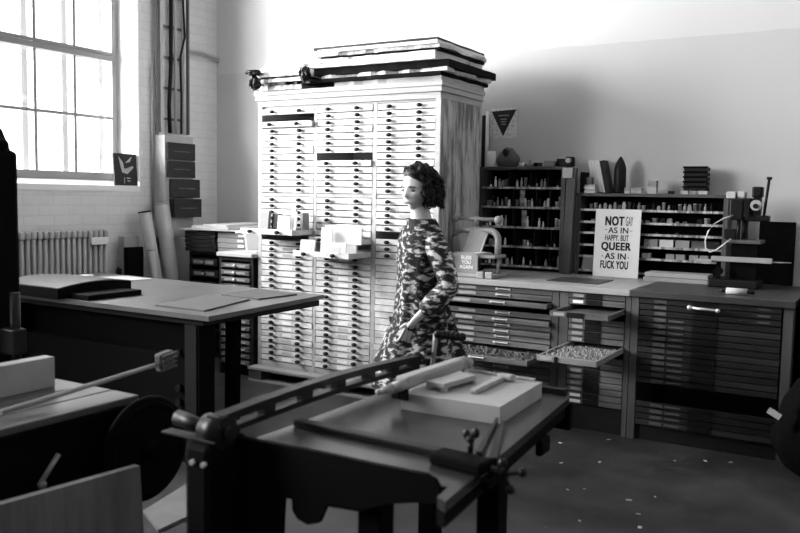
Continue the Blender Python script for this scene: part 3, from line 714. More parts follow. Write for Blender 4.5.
# tall pale columns of tins in the rack
for (x, i0) in ((-2.47, 2), (-2.49, 3)):
    z = ZS1[i0]+0.0005
    for k in range(4):
        one(MB().lathe((x, 5.985, z), [(0.02, 0), (0.02, 0.028), (0.022, 0.028), (0.022, 0.031)], 12), 'ink_tin', M_paper if k % 2 else M_paper2,
            'pale round tin in the column of tins in the %s' % rows1[i0], 'tin', 'column of tins in the %s' % rows1[i0]); z += 0.0315
rows2 = ['bottom board of the long shelf', 'fifth board of the long shelf', 'fourth board of the long shelf', 'third board of the long shelf', 'second board of the long shelf', 'top board inside the long shelf']
fill_row(-1.97, -1.05, 6.01, ZS2[5], 0.075, 26, rows2[5], ('ink_bottle', 'ink_tin', 'type_block'), (0, 1, 2, 2, 3, 3))
fill_row(-1.97, -1.05, 6.03, ZS2[4], 0.06, 18, rows2[4], ('ink_tin', 'type_block', 'label_box'), (0, 1, 2, 3))
fill_row(-1.97, -1.30, 6.03, ZS2[3], 0.05, 10, rows2[3], ('label_box', 'type_block'), (0, 1, 1))
for i, (x, m, tn) in enumerate(((-1.50, M_card, 'grey'), (-1.39, M_paper, 'white'), (-1.28, M_card, 'grey'), (-1.17, M_case, 'dark'), (-1.08, M_case2, 'very dark'))):
    one(MB().box(x-0.048, x+0.048, 6.0, 6.08, ZS2[2]+0.0005, ZS2[2]+0.052, bev=0.002), 'card_box', m,
        ['grey box at the left of the boxes beside the poster', 'white box between two grey boxes on the long shelf', 'grey box right of the white box on the long shelf', 'dark box behind the loop of white cord', 'very dark box, rightmost on the fourth board of the long shelf'][i], 'box', 'boxes on the fourth board of the long shelf')
fill_row(-1.92, -1.58, 6.03, ZS2[2], 0.05, 4, rows2[2], ('label_box',), (1, 2))
for i, x in enumerate((-1.53, -1.36, -1.29, -1.20, -1.13)):
    one(MB().box(x-0.03, x+0.03, 6.0, 6.06, ZS2[1]+0.0005, ZS2[1]+0.036, bev=0.002), 'card_box', M_paper2 if i == 0 else M_card,
        'small grey box on the fifth board of the long shelf' if i else 'small pale box right beside the poster on the long shelf', 'box', 'small boxes on the fifth board of the long shelf' if i else None)
for k in range(4):
    one(MB().box(-2.0+0.003*k, -1.84, 5.99, 6.12, 0.986+k*0.0235, 0.986+k*0.0235+0.022, bev=0.001), 'book', M_card,
        'grey book, %s of the flat pile left of the poster' % ('lowest', 'second lowest', 'third', 'topmost')[k], 'book', 'books piled left of the poster')
# paper pads in front of the long shelf
for k in range(2):
    one(MB().box(-1.49+0.01*k, -1.06, 5.80, 5.97, 0.946+k*0.032, 0.946+k*0.032+0.03, bev=0.003), 'paper_pad', M_card if k == 0 else M_roll,
        '%s long pale pad lying on the dark worktop right of the poster' % ('lower', 'upper')[k], 'paper pad', 'paper pads right of the poster')
one(MB().box(-2.02, -1.66, 5.32, 5.66, 0.946, 0.950), 'cutting_mat', M_counter2, 'dark mat lying on the worktop left of the poster', 'mat')

# the poster
P0 = Vector((-1.725, 5.915, 0.9462))
po = thing('letterpress_poster', 'white letterpress poster with heavy black capitals leaning on the long shelf', 'poster', P0)
MP = Matrix.Translation(P0) @ Matrix.Rotation(R(-3.5), 4, 'X')
def poster_box(x0, x1, y0, y1, z0, z1):
    b = MB().box(x0, x1, y0, y1, z0, z1); bmesh.ops.transform(b.bm, matrix=MP, verts=b.bm.verts); return b
poster_box(-0.165, 0.165, 0, 0.006, 0, 0.492).build('sheet', M_poster, po)
def ptext(body, u0, u1, v0, v1, bold):
    """a line of capitals fitted into a rectangle of the sheet (units of a thousandth of its height, from its top left)"""
    k = 0.492/475
    x0, x1, za, zb = (u0-202)*k*0.96, (u1-202)*k*0.96, 0.492-(v1-35)*k, 0.492-(v0-35)*k
    o = text_mesh(body, 0.08, M_ink, po, Matrix.Identity(4), 1.0, 0.0, space=1.0+bold*26)
    me = o.data; me.transform(WM[po.name])
    if bold:                                # heavier strokes: overlapping impressions of the same letters
        bb = bmesh.new()
        for dx, dy in ((-1, -.6), (-1, .6), (1, -.6), (1, .6), (0, 0)):
            c_ = me.copy(); c_.transform(Matrix.Translation((dx*bold, dy*bold, 0))); bb.from_mesh(c_); bpy.data.meshes.remove(c_)
        bb.to_mesh(me); bb.free()
    xs = [v.co.x for v in me.vertices]; ys = [v.co.y for v in me.vertices]
    sx = (x1-x0)/(max(xs)-min(xs)); sy = (zb-za)/(max(ys)-min(ys))
    T = Matrix.Diagonal((sx, sy, 1, 1)) @ Matrix.Translation((-min(xs), -min(ys), 0))
    me.transform(WM[po.name].inverted() @ MP @ Matrix.Translation((x0, -0.0012, za)) @ FACE_Y @ T)
def pbar(u0, u1, v0, v1):
    k = 0.492/475
    poster_box((u0-202)*k*0.96, (u1-202)*k*0.96, -0.0014, -0.0002, 0.492-(v1-35)*k, 0.492-(v0-35)*k).build('printed_dash', M_ink, po)
ptext('NOT', 110, 250, 85, 150, 0.0035)
ptext('GAY', 261, 312, 85, 150, 0.0)
ptext('AS IN', 135, 282, 162, 203, 0.0012)
pbar(110, 128, 177, 180); pbar(292, 312, 183, 186)
ptext('HAPPY. BUT', 115, 288, 215, 256, 0.0012)
ptext('QUEER', 90, 308, 266, 332, 0.0035)
ptext('AS IN', 120, 275, 342, 385, 0.0018)
pbar(98, 106, 362, 369); pbar(288, 296, 366, 373)
ptext('FUCK YOU', 90, 294, 396, 452, 0.0028)

# things on top of the bottle rack
ZR = 1.7475
one(MB().lathe((-2.79, 6.05, ZR), [(0.036, 0), (0.037, 0.01), (0.034, 0.125), (0.031, 0.125), (0.030, 0.12)], 20), 'paper_cup', M_paper, 'pale tall cup on the left end of the bottle rack', 'cup')
b = bmesh.new(); bmesh.ops.create_icosphere(b, subdivisions=4, radius=1)
for v in b.verts:
    z_ = v.co.z; d = 1+0.10*noise.noise(v.co*2.0)
    w_ = 1.0 if z_ < 0 else (1-0.35*z_)
    v.co = Vector((v.co.x*0.098*w_*d, v.co.y*0.06*w_, max(-0.6, z_)*0.095*d))
mb = MB(); mb._join(b, True); mn = min(v.co.z for v in mb.bm.verts); bmesh.ops.translate(mb.bm, vec=(-2.655, 6.07, ZR-mn+0.0005), verts=mb.bm.verts)
bag = tag(mb.build('cloth_pouch', M_board), 'lumpy grey pouch with a dark knot on top of the bottle rack', 'pouch')
MB().ball((-2.655, 6.02, ZR+0.115), 0.028, sc=(1, 0.8, 1.2)).build('knot', M_rubber, bag)
x = -2.54
for i in range(8):
    kd = ['ink_bottle', 'ink_bottle', 'ink_tin', 'ink_bottle', 'ink_tin', 'ink_tin', 'ink_bottle', 'ink_tin'][i]; tw, m = TONE[[3, 4, 3, 2, 3, 0, 2, 1][i]]
    if i in (6,): continue
    s = [0.022, 0.020, 0.022, 0.026, 0.024, 0.03, 0.02, 0.03][i]
    one(small_item(kd, x, 6.04, ZR+0.0005, s, m), kd, m, ['pale little bottle right beside the grey pouch', 'white little bottle, second from the grey pouch', 'pale tin among the little bottles on the rack top', 'grey little bottle with a broad neck on the rack top', 'pale tin left of the black tin on the rack top', 'black flat tin on the rack top', '', 'dark tin left of the flat grey box on the rack top'][i], WORD[kd][1], 'bottles and tins on top of the bottle rack')
    x += 0.027
one(MB().box(-2.33, -2.25, 6.0, 6.08, ZR+0.0005, ZR+0.045, bev=0.002), 'card_box', M_card, 'flat grey box on top of the bottle rack', 'box')
one(MB().lathe((-2.225, 6.03, ZR+0.0005), [(0.02, 0), (0.02, 0.03), (0.012, 0.045), (0.012, 0.06)], 14), 'ink_bottle', M_rubber, 'black squat bottle between the grey box and the black camera', 'bottle')
cm = thing('black_camera', 'black camera-like device with a round lens on the post end of the bottle rack', 'camera', (-2.15, 6.02, ZR+0.0005))
cb_ = MB(); cb_.box(-2.21, -2.145+.0, 6.0, 6.06, ZR+0.0005, ZR+0.06, bev=0.008); cb_.box(-2.16, -2.10, 6.0, 6.06, ZR+0.0005, ZR+0.075, bev=0.01); cb_.build('body', M_rubber, cm)
MB().cyl((-2.13, 6.0, ZR+0.045), (-2.13, 5.97, ZR+0.045), 0.018).build('lens', M_paper2, cm)

# things on top of the long shelf
ZL = 1.5528
for k, (dx, m) in enumerate(((0, M_paper), (0.004, M_paper2), (-0.003, M_paper), (0.002, M_paper2))):
    one(MB().box(-2.0+dx, -1.92+dx, 5.985, 6.04, ZL+0.0005+k*0.0155, ZL+k*0.0155+0.015), 'book', m, 'small pale book, %s of the little pile on the long shelf' % ('lowest', 'second lowest', 'third', 'topmost')[k], 'book', 'little pile of books on the long shelf')
one(MB().box(-1.985, -1.945, 5.99, 6.035, ZL+0.0632, ZL+0.115, bev=0.004), 'ink_box', M_case, 'small dark box lying on the little pile of books', 'box')
one(MB().box(-2.045, -2.008, 6.02, 6.12, ZL+0.0005, ZL+0.155, bev=0.002), 'card_box', M_rubber, 'upright black box on the left end of the long shelf', 'box')
lean = R(-13)
for k in range(5):
    x0 = -1.945+k*0.0215
    wd = 0.018 if k < 4 else 0.034
    m = M_paper if k < 4 else M_rubber
    one(MB().box(x0, x0+wd, 6.05, 6.155, ZL+0.008, ZL+0.25, ry=lean, piv=(x0+wd, 6.05, ZL+0.008)), 'book', m,
        ('white book, %s of the four leaning white books' % ('leftmost', 'second', 'third', 'rightmost')[k]) if k < 4 else 'thick black book leaning against the row of white books', 'book', 'leaning books on the long shelf')
mb = MB(); mb.lathe((-1.757, 6.06, ZL+0.0005), [(0.042, 0), (0.044, 0.01), (0.044, 0.17), (0.040, 0.195), (0.030, 0.225), (0.012, 0.258), (0.003, 0.27)], 24)
one(mb, 'pointed_container', M_rubber, 'black bullet-shaped pointed container on the long shelf', 'container')
bx = [(-1.685, 0.034, 1), (-1.64, 0.03, 2), (-1.60, 0.036, 1)]
for i, (x, w_, n_) in enumerate(bx):
    for k in range(2):
        one(MB().box(x-0.019, x+0.019, 6.0, 6.05, ZL+0.0005+k*0.021, ZL+0.0005+k*0.021+0.020, bev=0.001), 'card_box', M_roll if k else M_paper2,
            'little %s box of the %s pair right of the pointed container' % (('lower', 'upper')[k], ('first', 'second', 'third')[i]), 'box', 'little boxes on the long shelf')
for k in range(4):
    one(MB().box(-1.54, -1.478, 6.0, 6.06, ZL+0.0005+k*0.0235, ZL+0.0005+k*0.0235+0.0225, bev=0.001), 'card_box', M_paper2 if k < 2 else M_card,
        'flat box, %s of the stack of four on the long shelf' % ('lowest', 'second lowest', 'third', 'topmost')[k], 'box', 'stack of four flat boxes on the long shelf')
one(MB().box(-1.40, -1.36, 6.02, 6.06, ZL+0.0005, ZL+0.022, bev=0.003), 'ink_tin', M_rubber, 'low black tin left of the stack of dark trays', 'tin')
one(MB().box(-1.30, -1.26, 6.0, 6.05, ZL+0.0005, ZL+0.024), 'small_block', M_paper2, 'left pale block under the stack of dark trays', 'block')
one(MB().box(-1.19, -1.13, 6.0, 6.05, ZL+0.0005, ZL+0.024), 'small_block', M_paper2, 'right pale block under the stack of dark trays', 'block')
for k in range(5):
    z0 = ZL+0.025+k*0.034
    t = thing('small_tray', 'dark small tray, %s of the stack on the long shelf' % ('lowest', 'second lowest', 'middle', 'fourth', 'topmost')[k], 'tray', (-1.215, 6.05, z0), group='stack of small dark trays on the long shelf')
    MB().box(-1.29, -1.14, 5.995, 6.13, z0, z0+0.028, bev=0.002).build('tray_box', M_dark, t)
    MB().box(-1.295, -1.13, 5.985, 5.995, z0+0.020, z0+0.0325).build('front_lip', M_black, t)
# poster with triangle on the wall
tp = thing('triangle_poster', 'small patterned poster with a black downward triangle on the back wall', 'poster', (-2.75, 6.185, 1.98))
MB().box(-2.872, -2.635, 6.184, 6.1895, 1.985, 2.225).build('sheet', M_printed2 if 'M_printed2' in globals() else M_roll, tp)
MB().prism([(-2.86, 2.20), (-2.645, 2.21), (-2.755, 2.00)], 1, 6.1815, 6.1838).build('triangle', M_ink, tp)
for z_, s_ in ((2.165, 0.09), (2.135, 0.055), (2.115, 0.045), (2.095, 0.04)):
    MB().box(-2.752-s_/2, -2.752+s_/2, 6.1800, 6.1813, z_-0.004, z_+0.004).build('print_line', M_card, tp)
# dark rail and pale strip behind the tall cabinet
one(MB().box(-2.935, -2.90, 6.165, 6.188, 0.0, 2.17), 'dark_plank', M_dark, 'dark upright plank on the back wall beside the tall cabinet', 'plank')
one(MB().tube([(-2.885, 6.16, 1.75), (-2.885, 6.16, 2.2)], 0.014), 'conduit_pipe', M_out, 'short white vertical pipe on the back wall beside the tall cabinet', 'pipe')

# ------------------------------------------------------------------ nipping clamp with books
cl = thing('screw_press', 'grey iron screw press with a T-bar handle on the worktop', 'press', (-2.64, 5.50, 0.9457))
def arcpts(cx, cz, rx, rz, a0, a1, n, y): return [(cx+rx*math.cos(a0+(a1-a0)*i/n), y, cz+rz*math.sin(a0+(a1-a0)*i/n)) for i in range(n+1)]
yk = 5.52
pts = [(-2.815, yk, 1.11), (-2.815, yk, 1.20)]+arcpts(-2.745, 1.215, 0.070, 0.065, PI, PI/2, 6, yk)+arcpts(-2.535, 1.215, 0.070, 0.065, PI/2, 0, 6, yk)+[(-2.465, yk, 1.20), (-2.465, yk, 1.11)]
MB().tube(pts, 0.024, n=10).build('yoke', M_alu, cl)
MB().cyl((-2.64, yk, 1.20), (-2.64, yk, 1.31), 0.022).cyl((-2.64, yk, 1.31), (-2.64, yk, 1.385), 0.018).build('screw', M_alu, cl)
MB().cyl((-2.805, yk, 1.365), (-2.475, yk, 1.36), 0.014).ball((-2.81, yk, 1.365), 0.030).ball((-2.47, yk, 1.36), 0.030).build('handle_bar', M_alu, cl)
MB().box(-2.83, -2.44, 5.42, 5.62, 1.085, 1.11, bev=0.008).build('platen', M_alu, cl)
for xx in (-2.82, -2.46): MB().cyl((xx, yk, 0.98), (xx, yk, 1.085), 0.012).build('column', M_alu, cl)
MB().box(-2.83, -2.43, 5.38, 5.64, 0.946, 0.975, bev=0.008).build('base_plate', M_alu, cl)
for xx in (-2.46, -2.53): MB().box(xx-0.028, xx+0.028, 5.36, 5.38, 0.946, 0.995, bev=0.006).build('base_foot', M_alu, cl)
sg = thing('lettered_book', 'grey booklet with three white words standing on the screw press base', 'book', (-2.72, 5.33, 0.976))
MB().box(-2.80, -2.615, 5.40, 5.406, 0.9765, 1.125).build('cover', M_card, sg)
for i, s_ in enumerate(('BLESS', 'YOU', 'AGAIN')):
    text_mesh(s_, 0.036, M_label, sg, Matrix.Translation((-2.705, 5.3990, 1.085-i*0.034)) @ FACE_Y, 0.95, 0.001)
bk = thing('leaning_book', 'dark grey book leaning back on the screw press platen', 'book', (-2.68, 5.47, 1.111))
MB().box(-2.755, -2.625, 5.44, 5.465, 1.1125, 1.29, ry=R(14), rx=R(-12), piv=(-2.69, 5.45, 1.12)).build('cover', M_card, bk)
MB().box(-2.750, -2.618, 5.442, 5.463, 1.1130, 1.287, ry=R(14), rx=R(-12), piv=(-2.69, 5.45, 1.12)).build('page_block', M_paper, bk)
wl = one(MB().tube([(-2.60, 5.40, 1.119), (-2.52, 5.36, 1.132), (-2.47, 5.40, 1.125), (-2.52, 5.46, 1.121), (-2.60, 5.44, 1.120)], 0.006), 'wire_loop', M_alu, 'loose grey loop of wire on the screw press platen', 'wire')

for o_ in (sg, bk): o_.location.x += 0.035
cl.location.x -= 0.012
for o_ in (cl, sg, bk, wl):
    o_.location = (o_.location[0]*0.964+0.0, o_.location[1]*0.964, 0.9457+(o_.location[2]-0.9457)*0.975)
    o_.scale = (0.975, 0.975, 0.975)
# ------------------------------------------------------------------ drill stand machine on the right
dp = thing('bench_drill', 'dark bench drill with a lever and a round dial on the right worktop', 'machine', (-0.88, 5.8, 0.9457))
MB().box(-1.04, -0.735, 5.68, 5.95, 0.946, 1.0, bev=0.01).build('base', M_rubber, dp)
MB().cyl((-0.86, 5.90, 1.0), (-0.86, 5.90, 1.42), 0.022).build('column', M_iron, dp)
hb = MB(); hb.box(-0.94, -0.855, 5.75, 5.90, 1.385, 1.525, bev=0.010); hb.box(-0.87, -0.80, 5.78, 5.93, 1.40, 1.53, bev=0.015)
for k in range(4): hb.cyl((-0.835, 5.75, 1.42+k*0.03), (-0.835, 5.765, 1.42+k*0.03), 0.018, n=12)
hb.box(-0.84, -0.70, 5.77, 5.86, 1.38, 1.42, bev=0.01)
hb.build('drill_head', M_rubber, dp)
MB().box(-0.965, -0.905, 5.76, 5.86, 1.526, 1.572, bev=0.008).box(-0.90, -0.85, 5.77, 5.86, 1.532, 1.574, bev=0.008).build('belt_guard', M_paper2, dp)
mo = MB(); mo.box(-0.81, -0.745, 5.76, 5.84, 1.535, 1.605, bev=0.010); mo.cyl((-0.778, 5.76, 1.57), (-0.778, 5.745, 1.57), 0.022); mo.box(-0.80, -0.755, 5.78, 5.84, 1.42, 1.54); mo.build('motor', M_rubber, dp)
MB().cyl((-0.780, 5.775, 1.485), (-0.780, 5.745, 1.485), 0.034, n=24).build('feed_dial', M_roll, dp)
MB().cyl((-0.780, 5.744, 1.48), (-0.780, 5.735, 1.48), 0.016, n=20).build('dial_hub', M_rubber, dp)
MB().cyl((-0.735, 5.78, 1.39), (-0.712, 5.78, 1.655), 0.009).cyl((-0.7125, 5.78, 1.65), (-0.711, 5.78, 1.668), 0.017).build('lever', M_iron, dp)
MB().cyl((-0.885, 5.80, 1.26), (-0.885, 5.80, 1.385), 0.012).build('spindle', M_iron, dp)
MB().box(-0.975, -0.90, 5.80, 5.86, 1.26, 1.325, bev=0.004).build('switch_box', M_rubber, dp)
MB().box(-0.935, -0.735, 5.72, 5.93, 1.235, 1.258, bev=0.004).build('work_table', M_post, dp)
MB().box(-1.03, -0.66, 5.70, 5.74, 1.115, 1.148, bev=0.004).box(-1.13, -1.02, 5.69, 5.73, 1.10, 1.125, bev=0.004).build('guide_bar', M_card, dp)
MB().cyl((-0.665, 5.72, 1.125), (-0.55, 5.72, 1.127), 0.004).build('pin', M_alu, dp)
lg = MB(); lg.box(-1.00, -0.975, 5.73, 5.76, 1.0, 1.115); lg.box(-0.92, -0.76, 5.76, 5.93, 1.0, 1.235); lg.cyl((-0.98, 5.73, 1.05), (-0.98, 5.67, 1.05), 0.025); lg.build('support', M_black, dp)
one(MB().tube([(-0.945, 5.76, 1.42), (-1.0, 5.70, 1.395), (-1.05, 5.68, 1.36), (-1.085, 5.67, 1.31), (-1.10, 5.67, 1.25), (-1.095, 5.67, 1.20), (-1.07, 5.67, 1.175), (-1.03, 5.67, 1.19), (-0.99, 5.68, 1.225), (-0.95, 5.71, 1.265)], 0.0045), 'looped_string', M_paper, 'thin white cord looping beside the bench drill', 'cord').location.x += 0.035
one(MB().box(-0.80, -0.575, 6.12, 6.16, 0.946, 1.375, bev=0.003), 'black_board', M_black, 'tall black board standing on the worktop behind the bench drill', 'board')
mr = thing('tape_roll', 'pale short roll lying on the right worktop edge in front of the drill', 'roll', (-0.80, 5.42, 0.946))
MB().cyl((-0.86, 5.30, 0.966), (-0.74, 5.30, 0.966), 0.020).build('sleeve', M_paper2, mr)
MB().cyl((-0.74, 5.30, 0.966), (-0.70, 5.30, 0.966), 0.012).cyl((-0.90, 5.30, 0.966), (-0.86, 5.30, 0.966), 0.010).build('core', M_rubber, mr)
# dark things at the right edge
one(MB().box(-0.455, 0.25, 5.3, 5.9, 0.0, 0.99, bev=0.02), 'dark_cabinet', M_black, 'plain black cabinet at the right edge of the photo', 'cabinet')
b = bmesh.new(); bmesh.ops.create_icosphere(b, subdivisions=4, radius=1)
for v in b.verts:
    f_ = noise.noise(Vector((v.co.x*3, v.co.y*3, v.co.z*1.2)))
    v.co = Vector((v.co.x*0.20*(1.15-0.5*v.co.z)+0.05*f_, v.co.y*0.16*(1+0.3*f_), v.co.z*0.32))
mb = MB(); mb._join(b, True); bmesh.ops.translate(mb.bm, vec=(-0.27, 4.9, 0.325), verts=mb.bm.verts)
bagd = tag(mb.build('cloth_bag', M_cloth), 'dark slumped cloth bag with a white tag on the floor at the right edge', 'bag')
MB().box(-0.53, -0.46, 4.72, 4.722, 0.37, 0.405, ry=R(28)).build('tag', M_paper2, bagd)

# ------------------------------------------------------------------ scraps of paper on the floor
for i, (x, y) in enumerate([(-1.89, 4.26), (-1.70, 4.81), (-1.56, 4.44), (-1.38, 4.04), (-1.31, 4.10), (-1.38, 4.58), (-1.47, 5.05), (-1.07, 4.07), (-.97, 4.19), (-1.02, 4.85), (-.87, 4.95), (-.74, 5.01), (-1.19, 3.67), (-.98, 3.91), (-.93, 3.75), (-3.78, 4.67), (-3.77, 4.75), (-3.80, 4.58)]):
    s_ = rnd.uniform(0.006, 0.017); left = i > 14
    one(MB().box(x-s_, x+s_, y-s_*0.6, y+s_*0.6, 0.0002, 0.0015, rz=rnd.uniform(0, 3)), 'paper_scrap', M_paper2,
        'tiny pale paper scrap on the concrete floor %s' % ('between the table leg and the pallet' if left else 'in front of the type case cabinets'), 'paper scrap', 'scraps %s' % ('by the pallet' if left else 'on the open floor'))
cs = MB(); cs.slabq([(-2.95, 2.62, 0.0005), (-2.72, 2.50, 0.0005), (-2.74, 2.98, 0.0005), (-3.08, 3.12, 0.0005)], 0.012)
one(cs, 'cardboard_sheet', M_cardb, 'flat cardboard sheet on the floor below the flywheel', 'cardboard')

# ------------------------------------------------------------------ big table on the left
tb = thing('work_table', 'large pale-topped work table in front of the radiator', 'table', (-4.2, 3.9, 0))
MB().slabq([(-5.45, 3.20, 0.825), (-3.08, 3.19, 0.825), (-3.18, 4.35, 0.825), (-5.45, 4.42, 0.825)], 0.027).build('tabletop', M_table, tb)
MB().box(-5.35, -3.18, 3.25, 4.3, 0.785, 0.8215).build('apron', M_dark, tb)
bd = MB(); bd.box(-5.3, -3.9, 3.35, 3.50, 0.03, 0.784); bd.box(-5.3, -4.75, 3.24, 3.35, 0.0, 0.784); bd.box(-3.30, -3.20, 3.24, 3.36, 0.0, 0.784)
bd.box(-4.75, -3.30, 3.26, 3.35, 0.0, 0.60); bd.box(-4.75, -3.30, 3.32, 3.35, 0.60, 0.784)
bd.build('base_cabinet', M_base, tb)
MB().box(-3.30, -3.215, 3.233, 3.2395, 0.0, 0.784).build('corner_strip', M_dark, tb)
for zz in (0.62, 0.42, 0.34): MB().cyl((-3.36, 3.259, zz), (-3.36, 3.235, zz), 0.02).build('bolt', M_rubber, tb)
MB().tube([(-3.30, 3.62, 0.78), (-3.42, 3.74, 0.0)], 0.062, n=4).build('leg', M_black, tb)
MB().tube([(-4.2, 4.20, 0.78), (-4.2, 4.22, 0.0)], 0.03, n=4).build('leg', M_black, tb)
MB().tube([(-5.3, 4.25, 0.78), (-5.3, 4.27, 0.0)], 0.03, n=4).build('leg', M_black, tb)
one(MB().slabq([(-3.60, 3.30, 0.8523), (-3.22, 3.30, 0.8523), (-3.36, 3.83, 0.8523), (-3.70, 3.86, 0.8523)], 0.009), 'grey_board', M_board, 'grey board lying on the near corner of the work table', 'board')
one(MB().slabq([(-3.66, 3.90, 0.8523), (-3.33, 3.88, 0.8523), (-3.30, 4.22, 0.8523), (-3.70, 4.30, 0.8523)], 0.009), 'grey_board', M_board, 'grey board lying on the far right corner of the work table', 'board')
one(MB().slabq([(-5.15, 4.10, 0.8523), (-4.80, 4.05, 0.8523), (-4.72, 4.30, 0.8523), (-5.05, 4.34, 0.8523)], 0.006), 'paper_sheet', M_paper2, 'pale sheet at the far edge of the work table by the black wall fitting', 'sheet')
cbx = thing('curved_case', 'black case with a curved pale-sheened lid on the left end of the work table', 'case', (-4.65, 3.55, 0.8523))
prof = [(3.16, 0.8525)]+[(3.16+0.54*i/14, 0.905+0.04*math.sin(PI*(0.12+0.70*i/14))) for i in range(15)]+[(3.70, 0.8525)]
MB().prism(prof, 0, -4.86, -4.27).build('lid', M_curv, cbx)
MB().prism([(p[0], p[1]-0.004 if p[1] > 0.86 else p[1]) for p in prof], 0, -4.269, -4.258).build('front_panel', M_black, cbx)
MB().box(-4.86, -4.26, 3.150, 3.159, 0.8525, 0.915).build('end_panel', M_black, cbx)
MB().box(-4.25, -4.07, 3.22, 3.62, 0.8525, 0.885, bev=0.003).build('side_ledge', M_black, cbx)
one(MB().lathe((-5.2, 4.10, 0.8523), [(0.04, 0), (0.05, 0.01), (0.045, 0.02), (0.01, 0.022)], 20), 'tin_lid', M_paper, 'small white lid on the table edge in front of the radiator', 'lid')

# ------------------------------------------------------------------ printing press at the left
pr = thing('printing_press', 'black printing press with slatted feed board and flywheel in the left foreground', 'printing press', (-2.7, 1.6, 0))
body = MB(); body.box(-3.05, -2.26, 0.95, 1.90, 0.10, 0.76, bev=0.02); body.box(-3.15, -2.24, 0.9, 1.95, 0.0, 0.10, bev=0.01)
body.prism([(1.3, 0.0), (1.92, 0.0), (1.86, 0.45), (1.92, 0.76), (1.2, 0.76)], 0, -2.26, -2.22)
body.build('frame', M_black, pr)
for i, (xa, xb) in enumerate(((-2.345, -2.215), (-2.475, -2.352), (-2.66, -2.482), (-3.0, -2.667))):
    MB().box(xa, xb, 0.95, 1.955, 0.775, 0.80, bev=0.004).build('feed_board_plank', M_feed if 'M_feed' in globals() else M_alu, pr)
MB().box(-3.06, -2.205, 0.95, 1.99, 0.7605, 0.7745).build('feed_board_support', M_black, pr)
whl = MB(); 
for (rw, hw) in ((0.165, 0.020), (0.150, 0.028)):
    whl.tube([(-2.12, 1.90+rw*math.cos(2*PI*i/48), 0.64+rw*math.sin(2*PI*i/48)) for i in range(49)], hw*0.7, n=10)
whl.cyl((-2.135, 1.90, 0.64), (-2.105, 1.90, 0.64), 0.14, n=32)
whl.cyl((-2.24, 1.90, 0.64), (-2.06, 1.90, 0.64), 0.03)
whl.build('flywheel', M_black, pr)
cl_ = MB(); cl_.box(-3.50, -3.10, 1.80, 2.12, 0.80, 1.66, bev=0.02); cl_.box(-3.5, -3.0, 1.85, 2.05, 0.70, 0.80)
cl_.prism([(-3.5, 1.66), (-3.11, 1.66), (-3.16, 1.74), (-3.20, 1.78), (-3.5, 1.80)], 1, 1.83, 2.09)
cl_.build('head_column', M_black, pr)
MB().cyl((-3.18, 2.0, 1.80), (-3.04, 2.0, 1.68), 0.018).ball((-3.03, 2.0, 1.675), 0.026).cyl((-3.2, 2.0, 1.78), (-3.19, 2.0, 1.87), 0.016).cyl((-3.25, 2.0, 1.87), (-3.13, 2.0, 1.86), 0.012).build('top_lever', M_black, pr)
MB().cyl((-2.94, 1.98, 0.79), (-2.94, 1.98, 1.10), 0.020).box(-2.985, -2.895, 1.94, 2.0, 0.86, 0.96, bev=0.006).build('guide_rod', M_iron, pr)
for zz in (1.15, 1.40): MB().ball((-3.10, 1.86, zz), 0.01).build('bolt', M_alu, pr)
MB().tube([(-2.31, 1.50, 0.822), (-2.31, 1.70, 0.836), (-2.31, 2.12, 0.866)], 0.009).build('feed_arm', M_alu, pr)
gp = MB(); gp.box(-2.325, -2.29, 2.125, 2.195, 0.84, 0.91, bev=0.008, rx=R(8)); 
for k in range(4): gp.box(-2.284, -2.278, 2.125, 2.195, 0.848+k*0.017, 0.854+k*0.017, rx=R(8))
gp.build('ribbed_end_pad', M_board, pr)
MB().tube([(-2.20, 1.55, 0.60), (-2.20, 1.62, 0.68)], 0.008).ball((-2.2, 1.56, 0.60), 0.014).build('small_lever', M_alu, pr)
one(MB().box(-2.60, -2.545, 1.30, 1.865, 0.8008, 0.910, bev=0.003), 'white_board', M_slab, 'pale upright board standing on the feed board of the printing press', 'board')
ply = MB(); ply.prism([(0.85, 0.0), (1.775, 0.0), (1.735, 0.655), (0.85, 0.70)], 0, -1.99, -1.965)
one(ply, 'plywood_panel', M_plyw, 'plywood panel leaning at the bottom left corner in front of the press', 'panel')

# ------------------------------------------------------------------ board shear in the foreground
sh = thing('board_shear', 'cast iron board shear with a curved blade arm and clamp in the foreground', 'board shear', (-1.2, 2.2, 0))
MB().prism([(-1.50, 1.69), (-0.87, 1.69), (-0.86, 1.62), (-0.83, 1.60), (-0.93, 2.70), (-0.95, 2.75), (-1.50, 2.78)], 2, 0.795, 0.82).build('bed', M_bed, sh)
MB().box(-1.50, -0.95, 2.72, 2.745, 0.8205, 0.842, bev=0.003).build('back_fence', M_iron, sh)
ap = MB()
# near apron plate, with the curved swan-neck end
ap.prism([(-1.53, 0.40), (-1.40, 0.40), (-1.35, 0.60), (-1.345, 0.705), (-1.314, 0.705), (-1.313, 0.675), (-1.295, 0.655), (-1.262, 0.648), (-1.228, 0.66), (-1.21, 0.699), (-1.205, 0.715), (-1.094, 0.724), (-1.02, 0.755), (-0.943, 0.774), (-0.895, 0.780), (-0.879, 0.800), (-0.880, 0.818), (-0.893, 0.838), (-0.918, 0.848), (-1.043, 0.846), (-1.25, 0.846), (-1.43, 0.842), (-1.53, 0.842)], 1, 1.665, 1.682)
for k in range(14): ap.box(-1.202+k*0.008, -1.198+k*0.008, 1.667, 1.68, 0.709+k*0.0006, 0.718+k*0.0006)
ap.build('front_apron', M_black, sh)
MB().prism([(-0.86, 1.62), (-0.835, 1.61), (-0.935, 2.68), (-0.96, 2.68)], 2, 0.755, 0.7945).build('side_rail', M_black, sh)
MB().box(-1.50, -0.93, 2.72, 2.75, 0.70, 0.7945, bev=0.004).build('back_rail', M_black, sh)
